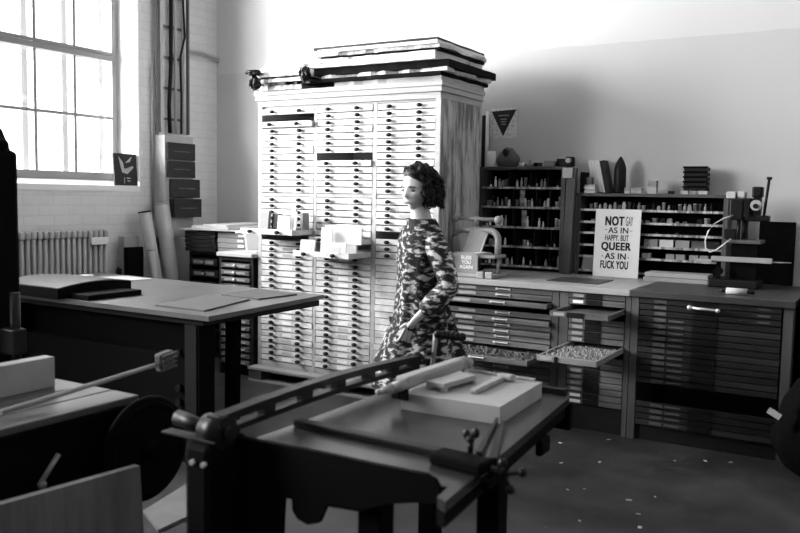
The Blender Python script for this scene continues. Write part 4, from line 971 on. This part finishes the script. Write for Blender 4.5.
MB().box(-1.52, -1.49, 1.69, 2.74, 0.70, 0.7945, bev=0.004).build('cutting_rail', M_black, sh)
def leg(x, y, dx=0.0):
    MB().box(x-0.035, x+0.035, y-0.035, y+0.035, 0.04, 0.794, bev=0.006).box(x-0.055, x+0.055, y-0.055, y+0.055, 0.0, 0.04, bev=0.006).build('leg', M_black, sh)
leg(-1.46, 1.74); leg(-1.10, 1.74); leg(-0.955, 2.14); leg(-1.44, 2.66)
MB().tube([(-1.42, 1.80, 0.18), (-1.2, 2.0, 0.30), (-1.0, 2.10, 0.32), (-0.96, 2.12, 0.30)], 0.02).box(-1.42, -0.98, 2.13, 2.17, 0.30, 0.36).build('treadle_brace', M_black, sh)
MB().box(-1.40, -0.98, 1.73, 1.75, 0.44, 0.50).build('cross_brace', M_black, sh)
# blade arm: two rails and webs
N = 22; ys = [1.60+i*(2.70-1.60)/N for i in range(N+1)]
def ztop(y): t_ = (y-1.60)/1.10; return 0.902+0.022*math.sin(PI*min(1, t_*0.9+0.05))-0.006*t_
def zbot(y): t_ = (y-1.60)/1.10; return 0.852+0.012*math.sin(PI*t_)
arm = MB()
poly = [(y, ztop(y)) for y in ys]+[(y, ztop(y)-0.022) for y in ys[::-1]]
arm.prism(poly, 0, -1.555, -1.515)
poly = [(y, zbot(y)+0.012) for y in ys]+[(y, zbot(y)-0.004) for y in ys[::-1]]
arm.prism(poly, 0, -1.550, -1.520)
for y in (1.62, 1.80, 1.98, 2.16, 2.34, 2.50, 2.65):
    arm.box(-1.548, -1.522, y, y+0.05, zbot(y)+0.006, ztop(y)-0.01)
arm.build('blade_arm', M_iron, sh)
MB().cyl((-1.57, 1.62, 0.862), (-1.50, 1.62, 0.862), 0.045, n=24).cyl((-1.50, 1.62, 0.862), (-1.485, 1.62, 0.862), 0.018).build('pivot', M_iron, sh)
MB().tube([(-1.56, 1.60, 0.872), (-1.60, 1.60, 0.878), (-1.66, 1.60, 0.884)], 0.02, rr=[0.015, 0.021, 0.024]).box(-1.70, -1.50, 1.575, 1.615, 0.840, 0.847, bev=0.002).build('counterweight', M_iron, sh)
pv = MB(); pv.box(-1.60, -1.505, 1.56, 1.72, 0.50, 0.84, bev=0.02); pv.cyl((-1.60, 1.64, 0.76), (-1.50, 1.64, 0.76), 0.07); pv.build('pivot_bracket', M_black, sh)
for xx in (-1.52, -1.56): MB().cyl((xx, 1.548, 0.79), (xx, 1.562, 0.79), 0.007).build('bolt', M_chrome, sh)
MB().tube([(-1.535, 2.66, 0.87), (-1.535, 2.70, 0.90), (-1.53, 2.80, 0.895)], 0.012).build('arm_end_link', M_iron, sh)
MB().tube([(-1.51, 2.78, 0.84), (-1.51, 2.80, 0.94), (-1.51, 2.80, 0.970)], 0.010).build('handle_post', M_alu, sh)
gr = MB(); gr.tube([(-1.505, 2.80, 0.970), (-1.46, 2.82, 0.967), (-1.41, 2.84, 0.962)], 0.014)
for k in range(6): gr.ball((-1.50+k*0.017, 2.803+k*0.0075, 0.970-k*0.0015), 0.0175, n=10)
gr.build('hand_grip', M_rubber, sh)
MB().tube([(-1.60, 2.62, 0.86), (-1.57, 2.70, 0.90), (-1.52, 2.72, 0.905), (-1.50, 2.70, 0.905)], 0.006).build('small_bracket', M_alu, sh)
# gauge bar across the bed
MB().box(-1.485, -0.985, 1.875, 1.915, 0.8205, 0.84, bev=0.004, rz=R(-2)).build('gauge_bar', M_iron, sh)
MB().box(-1.485, -0.985, 1.925, 1.932, 0.8205, 0.83, rz=R(-2)).build('gauge_ridge', M_black, sh)
ck = MB(); ck.box(-0.985, -0.83, 1.80, 1.87, 0.8205, 0.852, bev=0.008, rz=R(-6)); ck.build('clamp_block', M_black, sh)
wn = MB(); wn.cyl((-0.90, 1.87, 0.850), (-0.90, 1.87, 0.882), 0.008); wn.ball((-0.912, 1.87, 0.896), 0.011, sc=(1, .7, 1.25)); wn.ball((-0.888, 1.875, 0.902), 0.011, sc=(1, .7, 1.25)); wn.ball((-0.90, 1.87, 0.885), 0.012)
wn.build('wing_nut', M_iron, sh)
def wedge(p, q, w0, w1, h):
    p = Vector(p); q = Vector(q); d = (q-p).normalized(); s_ = Vector((-d.y, d.x, 0))
    b = bmesh.new(); A = [p-s_*w0, p+s_*w0, q+s_*w1, q-s_*w1]
    mb = MB(); mb.slabq([tuple(a) for a in A], h); return mb
wedge((-0.885, 1.89, 0.8203), (-0.985, 2.225, 0.8203), 0.008, 0.004, 0.030).build('gauge_finger', M_iron, sh)
wedge((-0.845, 1.89, 0.8203), (-0.965, 2.225, 0.8203), 0.010, 0.006, 0.022).build('gauge_finger', M_iron, sh)
wedge((-0.865, 1.89, 0.8203), (-0.973, 2.225, 0.8203), 0.018, 0.010, 0.012).build('gauge_finger', M_bed, sh)
st_ = MB(); st_.cyl((-0.85, 1.84, 0.83), (-0.79, 1.835, 0.825), 0.011)
for (dx, dy, dz) in ((0.040, 0.02, 0.006), (0.018, 0.0, -0.035), (-0.008, 0.01, 0.024)):
    a = Vector((-0.79, 1.835, 0.825)); b_ = a+Vector((dx, dy, dz)); st_.cyl(a, b_, 0.005); st_.ball(b_, 0.012, sc=(1, 1, 1))
st_.build('star_knob', M_rubber, sh)
MB().box(-0.84, -0.815, 1.80, 1.88, 0.785, 0.815, bev=0.006).build('side_bracket', M_black, sh)
MB().box(-0.925, -0.90, 2.38, 2.46, 0.70, 0.755, bev=0.01).build('side_lug', M_black, sh)

# slab with tools
SA = [(-1.325, 2.235, 0.8208), (-0.988, 2.250, 0.8208), (-1.008, 2.645, 0.8208), (-1.345, 2.665, 0.8208)]
one(MB().slabq(SA, 0.055), 'pale_slab', M_slab, 'thick pale slab lying on the board shear bed', 'slab')
zs = 0.8765
one(MB().slabq([(-1.32, 2.645, zs), (-1.03, 2.63, zs), (-1.03, 2.64, zs), (-1.32, 2.655, zs)], 0.010), 'flat_strip', M_roll, 'thin pale strip along the far edge of the slab', 'strip')
ir = thing('ink_roller', 'long pale ink roller lying along the left edge of the slab', 'roller', (-1.34, 2.4, zs))
MB().box(-1.365, -1.315, 2.28, 2.66, zs+0.012, zs+0.052, bev=0.010, rz=R(-2)).build('roller', M_roll, ir)
MB().cyl((-1.355, 2.24, zs+0.02), (-1.33, 2.28, zs+0.03), 0.018).cyl((-1.385, 2.205, zs+0.010), (-1.355, 2.24, zs+0.02), 0.009, 0.017).ball((-1.385, 2.205, zs+0.010), 0.011).build('handle', M_alu, ir)
MB().cyl((-1.345, 2.66, zs+0.034), (-1.325, 2.70, zs+0.036), 0.018).ball((-1.318, 2.70, zs+0.032), 0.020).cyl((-1.318, 2.70, zs+0.030), (-1.318, 2.66, zs+0.008), 0.008).build('end_fitting', M_alu, ir)
bk_ = MB(); bk_.box(-1.375, -1.315, 2.268, 2.276, zs-0.022, zs+0.018, bev=0.003); bk_.cyl((-1.36, 2.276, zs-0.006), (-1.36, 2.262, zs-0.006), 0.013); bk_.cyl((-1.33, 2.276, zs-0.008), (-1.33, 2.262, zs-0.008), 0.010)
bk_.build('bracket', M_iron, ir)
wb = thing('wooden_block', 'flat grey block with little feet in the middle of the slab', 'block', (-1.25, 2.44, zs))
Mr = Matrix.Translation((-1.245, 2.445, zs)) @ Matrix.Rotation(R(-8), 4, 'Z')
b0 = MB(); b0.box(-0.040, 0.040, -0.10, 0.10, 0.010, 0.028, bev=0.003); bmesh.ops.transform(b0.bm, matrix=Mr, verts=b0.bm.verts); b0.build('top', M_roll, wb)
for sx in (-1, 1):
    for sy in (-1, 1):
        b0 = MB().box(sx*0.03-0.012, sx*0.03+0.012, sy*0.088-0.01, sy*0.088+0.01, 0.0005, 0.010)
        bmesh.ops.transform(b0.bm, matrix=Mr, verts=b0.bm.verts); b0.build('foot', M_alu, wb)
hm = thing('mallet_tool', 'pale stick with a knobbed end lying on the slab', 'tool', (-1.17, 2.5, zs))
MB().box(-1.180, -1.155, 2.38, 2.60, zs+0.0005, zs+0.016, bev=0.004, rz=R(1)).build('shaft', M_roll, hm)
MB().box(-1.185, -1.130, 2.60, 2.64, zs+0.0005, zs+0.022, bev=0.006).build('head', M_slab, hm)

ir.location.x += 0.022; ir.location.y -= 0.045
wb.location.x += 0.010; wb.location.y -= 0.035; wb.scale = (0.92, 0.92, 1)
hm.location.x += 0.040; hm.location.y -= 0.030
# ------------------------------------------------------------------ the woman
WP = Vector((-2.10, 3.72, 0)); WR = R(-44)
wo = thing('person', 'woman with short dark wavy hair in a long black and white patterned coat, walking', 'person', WP, WR)
def skin(name, joints, bones, material, parent, sub=2, root=0):
    me = bpy.data.meshes.new(name)
    idx = {k_: i for i, k_ in enumerate(joints)}
    me.from_pydata([joints[k_][0] for k_ in joints], [(idx[a], idx[b_]) for a, b_ in bones], [])
    o = bpy.data.objects.new(name, me); COL.objects.link(o)
    md = o.modifiers.new('s', 'SKIN'); md.use_smooth_shade = True; md.branch_smoothing = 0.6
    for i, k_ in enumerate(joints):
        r_ = joints[k_][1]; r_ = r_ if isinstance(r_, tuple) else (r_, r_)
        me.skin_vertices[0].data[i].radius = r_; me.skin_vertices[0].data[i].use_root = (i == root)
    m2 = o.modifiers.new('u', 'SUBSURF'); m2.levels = sub; m2.render_levels = sub
    bpy.context.view_layer.update()
    ev = o.evaluated_get(bpy.context.evaluated_depsgraph_get()); nm = bpy.data.meshes.new_from_object(ev)
    bpy.data.objects.remove(o)
    return nm
# local frame: she faces -Y, her left is +X
J = {
 'pel': ((0, 0, 0.90), (0.12, 0.095)), 'sp1': ((0, 0, 1.02), (0.105, 0.08)), 'sp2': ((0, 0, 1.18), (0.12, 0.09)), 'chest': ((0, 0.0, 1.30), (0.125, 0.085)),
 'nk0': ((0, 0.005, 1.395), (0.055, 0.055)), 'nk1': ((0, -0.01, 1.47), (0.048, 0.05)), 'hd': ((0, -0.02, 1.53), (0.05, 0.06)),
 'lsh': ((0.165, 0.01, 1.335), 0.052), 'lel': ((0.235, 0.09, 1.09), 0.038), 'lwr': ((0.185, -0.07, 0.92), (0.024, 0.02)), 'lpm': ((0.15, -0.10, 0.86), (0.03, 0.014)),
 'rsh': ((-0.165, 0.0, 1.335), 0.052), 'rel': ((-0.22, 0.04, 1.08), 0.038), 'rwr': ((-0.22, -0.06, 0.86), (0.024, 0.02)), 'rpm': ((-0.22, -0.095, 0.79), (0.03, 0.014)),
 'lhp': ((0.085, 0.01, 0.84), 0.085), 'lkn': ((0.09, 0.10, 0.47), 0.055), 'lan': ((0.085, 0.30, 0.13), 0.035), 'lto': ((0.085, 0.22, 0.03), 0.028),
 'rhp': ((-0.085, 0.0, 0.84), 0.085), 'rkn': ((-0.085, -0.14, 0.47), 0.055), 'ran': ((-0.08, -0.22, 0.09), 0.035), 'rto': ((-0.08, -0.36, 0.04), 0.028)}
B = [('pel', 'sp1'), ('sp1', 'sp2'), ('sp2', 'chest'), ('chest', 'nk0'), ('nk0', 'nk1'), ('nk1', 'hd'), ('chest', 'lsh'), ('lsh', 'lel'), ('lel', 'lwr'), ('lwr', 'lpm'),
     ('chest', 'rsh'), ('rsh', 'rel'), ('rel', 'rwr'), ('rwr', 'rpm'), ('pel', 'lhp'), ('lhp', 'lkn'), ('lkn', 'lan'), ('lan', 'lto'), ('pel', 'rhp'), ('rhp', 'rkn'), ('rkn', 'ran'), ('ran', 'rto')]
bm = bmesh.new(); me = skin('body', J, B, M_skin, wo); bm.from_mesh(me)
# fingers: five chains rooted in each palm
for side, px_, s_ in (('l', (0.15, -0.10, 0.86), 1), ('r', (-0.22, -0.095, 0.79), -1)):
    p = Vector(px_); fwd_ = Vector((0, -0.42, -0.91)); acr = Vector((0, 0.91, -0.42)); inn = Vector((-s_, 0, 0))
    for f_i, (off, ln) in enumerate(((-0.024, 0.060), (-0.008, 0.070), (0.008, 0.067), (0.024, 0.052))):
        a = p+acr*off*0.9+fwd_*0.0
        fj = {'a': (tuple(a), 0.0085), 'b': (tuple(a+fwd_*(0.03+ln*0.35)+inn*0.004), 0.0085), 'c': (tuple(a+fwd_*(0.03+ln*0.7)+inn*0.018), 0.0075), 'd': (tuple(a+fwd_*(0.03+ln*0.88)+inn*0.036), 0.0065)}
        bm.from_mesh(skin('f', fj, [('a', 'b'), ('b', 'c'), ('c', 'd')], M_skin, wo, sub=1))
    a = p-fwd_*0.03
    fj = {'a': (tuple(a), 0.010), 'b': (tuple(a-acr*0.03+fwd_*0.02+inn*0.012), 0.0095), 'c': (tuple(a-acr*0.042+fwd_*0.05+inn*0.022), 0.008)}
    bm.from_mesh(skin('f', fj, [('a', 'b'), ('b', 'c')], M_skin, wo, sub=1))
# head with features; turned on the neck
HC = Vector((0, -0.025, 1.575)); HR = R(34)
def head_shape(bm_):
    b = bmesh.new(); bmesh.ops.create_uvsphere(b, u_segments=48, v_segments=40, radius=1)
    for v in b.verts:
        x, y, z = v.co
        wx, wy, wz = 0.074, 0.093, 0.112
        if z < 0:                       # jaw narrows to the chin
            k_ = -z; wx *= 1-0.38*k_**1.5; 
            y2 = y*wy*(1-0.30*k_**1.4) - (0.012*k_ if y < 0 else -0.0)
            if y > 0: y2 -= 0.030*k_
        else: y2 = y*wy
        X, Y_, Z_ = x*wx, y2, z*wz
        if y < 0:
            g = lambda cx, cz, sx, sz, a: a*math.exp(-((X-cx)/sx)**2-((Z_-cz)/sz)**2)
            Y_ -= g(0, -0.018, 0.010, 0.020, 0.016) + g(0, -0.030, 0.013, 0.008, 0.013)      # nose bridge and tip
            Y_ -= g(0, -0.062, 0.022, 0.009, 0.006) + g(0, -0.090, 0.020, 0.014, 0.010)      # lips, chin
            Y_ -= g(0.03, 0.022, 0.022, 0.008, 0.004) + g(-0.03, 0.022, 0.022, 0.008, 0.004) # brow
            Y_ += g(0.031, 0.002, 0.016, 0.011, 0.010) + g(-0.031, 0.002, 0.016, 0.011, 0.010) # sockets
            Y_ -= g(0.042, -0.030, 0.018, 0.018, 0.005) + g(-0.042, -0.030, 0.018, 0.018, 0.005)
        v.co = (X, Y_, Z_)
    for sx in (-1, 1):                  # ears
        e = bmesh.new(); bmesh.ops.create_uvsphere(e, u_segments=12, v_segments=8, radius=1)
        bmesh.ops.transform(e, matrix=Matrix.Translation((sx*0.074, 0.008, -0.005)) @ Matrix.Rotation(sx*R(20), 4, 'Z') @ Matrix.Diagonal((0.008, 0.018, 0.030, 1)), verts=e.verts)
        t_ = bpy.data.meshes.new('t'); e.to_mesh(t_); e.free(); b.from_mesh(t_)
    for f in b.faces: f.smooth = True
    bmesh.ops.transform(b, matrix=Matrix.Translation(HC) @ Matrix.Rotation(HR, 4, 'Z') @ Matrix.Rotation(R(3), 4, 'X'), verts=b.verts)
    t_ = bpy.data.meshes.new('t'); b.to_mesh(t_); b.free(); bm_.from_mesh(t_)
head_shape(bm)
mb = MB(); mb.bm.free(); mb.bm = bm
for f in bm.faces: f.smooth = True
mb.build('body', M_skin, wo, local=True)
HM = Matrix.Translation(HC) @ Matrix.Rotation(HR, 4, 'Z') @ Matrix.Rotation(R(3), 4, 'X')
def head_part(fn, name, m):
    q = MB(); fn(q); bmesh.ops.transform(q.bm, matrix=HM, verts=q.bm.verts); return q.build(name, m, wo, local=True)
for sx in (-1, 1):
    head_part(lambda q: q.ball((sx*0.030, -0.078, 0.001), 0.0115, sc=(1.25, 0.6, 0.62), n=14), 'eye', M_eye)
    head_part(lambda q: q.tube([(sx*0.014, -0.094, 0.017), (sx*0.030, -0.093, 0.022), (sx*0.050, -0.078, 0.017)], 0.0032, n=6), 'eyebrow', M_brow)
head_part(lambda q: q.ball((0, -0.095, -0.062), 0.012, sc=(1.75, 0.5, 0.55), n=14), 'lips', M_lip)
# wavy bob: shell plus many curled locks
def hair(q):
    b = bmesh.new(); bmesh.ops.create_uvsphere(b, u_segments=56, v_segments=44, radius=1)
    kill = []
    for v in b.verts:
        x, y, z = v.co
        d = 1+0.16*noise.noise(v.co*3.2+Vector((3, 1, 2)))+0.07*noise.noise(v.co*8)
        # open the shell over the face
        if y < -0.30 and z < 0.50-0.10*x and abs(x) < 0.78 or (y < -0.05 and z < 0.1 and abs(x) < 0.6) or z < -0.93 or (x < -0.15 and y < 0.35 and z < 0.42): kill.append(v)
        w_ = 1.0+0.30*max(0, -z+0.25)
        v.co = Vector((x*0.098*w_*d, y*0.108*(1+0.12*max(0, y))*w_*d+0.012, z*0.135*d*(1 if z > 0 else 0.86)+0.008))
    bmesh.ops.delete(b, geom=kill, context='VERTS')
    q._join(b, True)
    rr_ = random.Random(5)
    for i in range(260):
        a = rr_.uniform(-0.19*PI, 0.78*PI); top = rr_.uniform(-0.1, 0.97)
        L = rr_.uniform(0.06, 0.12); ph = rr_.uniform(0, 6); z0 = 0.128*top
        r0 = 0.098*math.sqrt(max(0.02, 1-(z0/0.150)**2)); pts = []; rads = []
        flare = rr_.uniform(0.104, 0.132)
        for k_ in range(8):
            t_ = k_/7; zz = max(z0-L*t_, -0.098+0.012*math.sin(ph))
            rad = r0+(flare-r0)*min(1, t_*1.2)+0.007*math.sin(ph+t_*8)
            aa = a+0.16*math.sin(ph*2+t_*5)+0.10*t_
            pts.append((rad*math.cos(aa)*0.93, rad*1.08*math.sin(aa)+0.016, zz)); rads.append(0.0075*math.sin(PI*min(1, 0.25+0.70*t_))+0.0008)
        q.tube(pts, 0.008, n=6, rr=rads)
    for i in range(40):                 # fringe swept to her left over the forehead
        u_ = rr_.uniform(-0.2, 1.0); ph = rr_.uniform(0, 6); pts = []; rads = []
        for k_ in range(8):
            t_ = k_/7; ang = R(-104+u_*20)+R(80)*t_
            zz = 0.106-0.026*u_-0.045*t_**1.5; hr = math.sqrt(max(0.03, 1-(zz/0.116)**2))
            pts.append(((0.076*hr+0.005)*math.cos(ang), (0.095*hr+0.006)*math.sin(ang), zz+0.004*math.sin(ph+4*t_))); rads.append(0.008*math.sin(PI*min(1, 0.2+0.75*t_))+0.001)
        q.tube(pts, 0.006, n=6, rr=rads)
head_part(hair, 'hair', M_hair)
# long patterned coat: lofted body and two sleeves
def loft(levels, n=48, fold=0.0, seed=0):
    b = bmesh.new(); rings = []
    for (z, cx, cy, rx, ry) in levels:
        rg = []
        for i in range(n):
            a = 2*PI*i/n
            f_ = 1+fold*(1.45-z)*noise.noise(Vector((math.cos(a)*2.2, math.sin(a)*2.2, z*1.3+seed)))
            # slightly squared section
            ca, sa = math.cos(a), math.sin(a); e = 0.85
            rg.append(b.verts.new((cx+rx*math.copysign(abs(ca)**e, ca)*f_, cy+ry*math.copysign(abs(sa)**e, sa)*f_, z)))
        rings.append(rg)
    for a, d in zip(rings, rings[1:]):
        for i in range(n): b.faces.new((a[i], a[(i+1) % n], d[(i+1) % n], d[i])).smooth = True
    bmesh.ops.solidify(b, geom=b.faces[:], thickness=-0.006)
    return b
q = MB()
q._join(loft([(1.425, 0, -0.004, 0.092, 0.074), (1.41, 0, 0.0, 0.100, 0.078), (1.385, 0, 0.0, 0.145, 0.085), (1.35, 0, 0.0, 0.190, 0.098), (1.30, 0, 0, 0.196, 0.112), (1.20, 0, 0, 0.185, 0.122),
               (1.08, 0, 0, 0.168, 0.122), (0.98, 0, 0, 0.180, 0.132), (0.88, 0, 0.01, 0.198, 0.150), (0.76, 0, 0.01, 0.215, 0.190), (0.64, 0, 0.01, 0.230, 0.225), (0.54, 0, 0.01, 0.240, 0.250)], fold=0.5, seed=2), False)
for f in q.bm.faces: f.smooth = True
coat = q.build('coat', M_coat, wo, local=True)
for s_, nm in ((1, 'l'), (-1, 'r')):
    sh_, el_, wr_ = J[nm+'sh'][0], J[nm+'el'][0], J[nm+'wr'][0]
    d1 = Vector(el_)-Vector(sh_); d2 = Vector(wr_)-Vector(el_)
    jj = {'a': (tuple(Vector(sh_)+Vector((-s_*0.03, 0, 0.0))), (0.070, 0.066)), 'a2': (tuple(Vector(sh_)+d1*0.15+Vector((s_*0.008, 0, 0))), (0.070, 0.066)), 'b': (tuple(Vector(sh_)+d1*0.55), 0.064), 'c': (tuple(el_), 0.060), 'd': (tuple(Vector(el_)+d2*0.5), 0.056), 'e': (tuple(Vector(el_)+d2*0.88), 0.055)}
    me = skin('sleeve', jj, [('a', 'a2'), ('a2', 'b'), ('b', 'c'), ('c', 'd'), ('d', 'e')], M_coat, wo, sub=2)
    q = MB(); q.bm.from_mesh(me)
    for f in q.bm.faces: f.smooth = True
    q.build('sleeve', M_coat, wo, local=True)
# dark trousers and shoes
jt = {'p': ((0, 0.0, 0.88), (0.13, 0.11)), 'lh': ((0.088, 0.01, 0.80), 0.095), 'lk': ((0.09, 0.10, 0.47), 0.070), 'la': ((0.085, 0.285, 0.15), 0.062), 'rh': ((-0.088, 0.0, 0.80), 0.095), 'rk': ((-0.085, -0.14, 0.47), 0.070), 'ra': ((-0.08, -0.215, 0.11), 0.062)}
me = skin('trousers', jt, [('p', 'lh'), ('lh', 'lk'), ('lk', 'la'), ('p', 'rh'), ('rh', 'rk'), ('rk', 'ra')], M_trouser, wo)
q = MB(); q.bm.from_mesh(me)
for f in q.bm.faces: f.smooth = True
q.build('trousers', M_trouser, wo, local=True)
wo.scale = (0.98, 0.98, 0.975)
for cx, y0, y1, z0, tl_ in ((-0.08, -0.19, -0.40, 0.0, 0), (0.085, 0.33, 0.17, 0.0, 20)):
    q = MB(); b = bmesh.new(); bmesh.ops.create_uvsphere(b, u_segments=20, v_segments=14, radius=1)
    for v in b.verts: v.co = Vector((v.co.x*0.043*(1.0-0.15*v.co.y), v.co.y*0.128, max(-0.55, v.co.z)*(0.062 if v.co.y > -0.1 else 0.045)))
    q._join(b, True); bmesh.ops.transform(q.bm, matrix=Matrix.Translation((cx, (y0+y1)/2, 0.034 + (0.035 if tl_ else 0))) @ Matrix.Rotation(R(tl_), 4, 'X'), verts=q.bm.verts)
    q.build('shoe', M_shoe, wo, local=True)

# ------------------------------------------------------------------ light
def area(name, loc, rot, sx, sy, power, col=1.0, spread=None):
    l = bpy.data.lights.new(name, 'AREA'); l.shape = 'RECTANGLE'; l.size = sx; l.size_y = sy; l.energy = power; l.color = (col, col, col)
    if spread: l.spread = spread
    o = bpy.data.objects.new(name, l); COL.objects.link(o); o.location = loc; o.rotation_euler = rot
    return o
# daylight sky just outside the two windows of the left wall
def aimed(name, loc, to, size, power):
    q = (Vector(to)-Vector(loc)).to_track_quat('-Z', 'Y').to_euler()
    return area(name, loc, q, size, size, power)
aimed('daylight_window_1', (-8.8, 2.3, 3.3), (-3.6, 5.0, 1.7), 4.0, 3000)
aimed('daylight_window_2', (-9.0, -2.2, 3.3), (-3.2, 4.5, 1.9), 3.8, 2400)
wd = bpy.data.worlds.new('sky'); S.world = wd; wd.use_nodes = True
bg = wd.node_tree.nodes['Background']; bg.inputs[0].default_value = (1, 1, 1, 1); bg.inputs[1].default_value = 3.0

# ------------------------------------------------------------------ camera
cam_d = bpy.data.cameras.new('camera'); cam = bpy.data.objects.new('camera', cam_d); COL.objects.link(cam)
yaw, pitch, roll = R(-30.9), R(4.83), R(1.01)
fwd = Vector((math.sin(yaw)*math.cos(pitch), math.cos(yaw)*math.cos(pitch), -math.sin(pitch)))
r0 = Vector((math.cos(yaw), -math.sin(yaw), 0)); u0 = r0.cross(fwd)
rr = math.cos(roll)*r0+math.sin(roll)*u0; uu = -math.sin(roll)*r0+math.cos(roll)*u0
mw = Matrix.Identity(4)
for i in range(3): mw[i][0] = rr[i]; mw[i][1] = uu[i]; mw[i][2] = -fwd[i]
mw[0][3], mw[1][3], mw[2][3] = 0, 0, 1.5
cam.matrix_world = mw
cam_d.sensor_width = 36; cam_d.lens = 825.8/800*36; cam_d.clip_start = 0.05
cam_d.dof.use_dof = True; cam_d.dof.focus_distance = 5.6; cam_d.dof.aperture_fstop = 3.2
S.camera = cam
S.view_settings.view_transform = 'Standard'; S.view_settings.look = 'None'
S.view_settings.gamma = 1.0; S.view_settings.exposure = 0.15; S.view_settings.use_curve_mapping = False
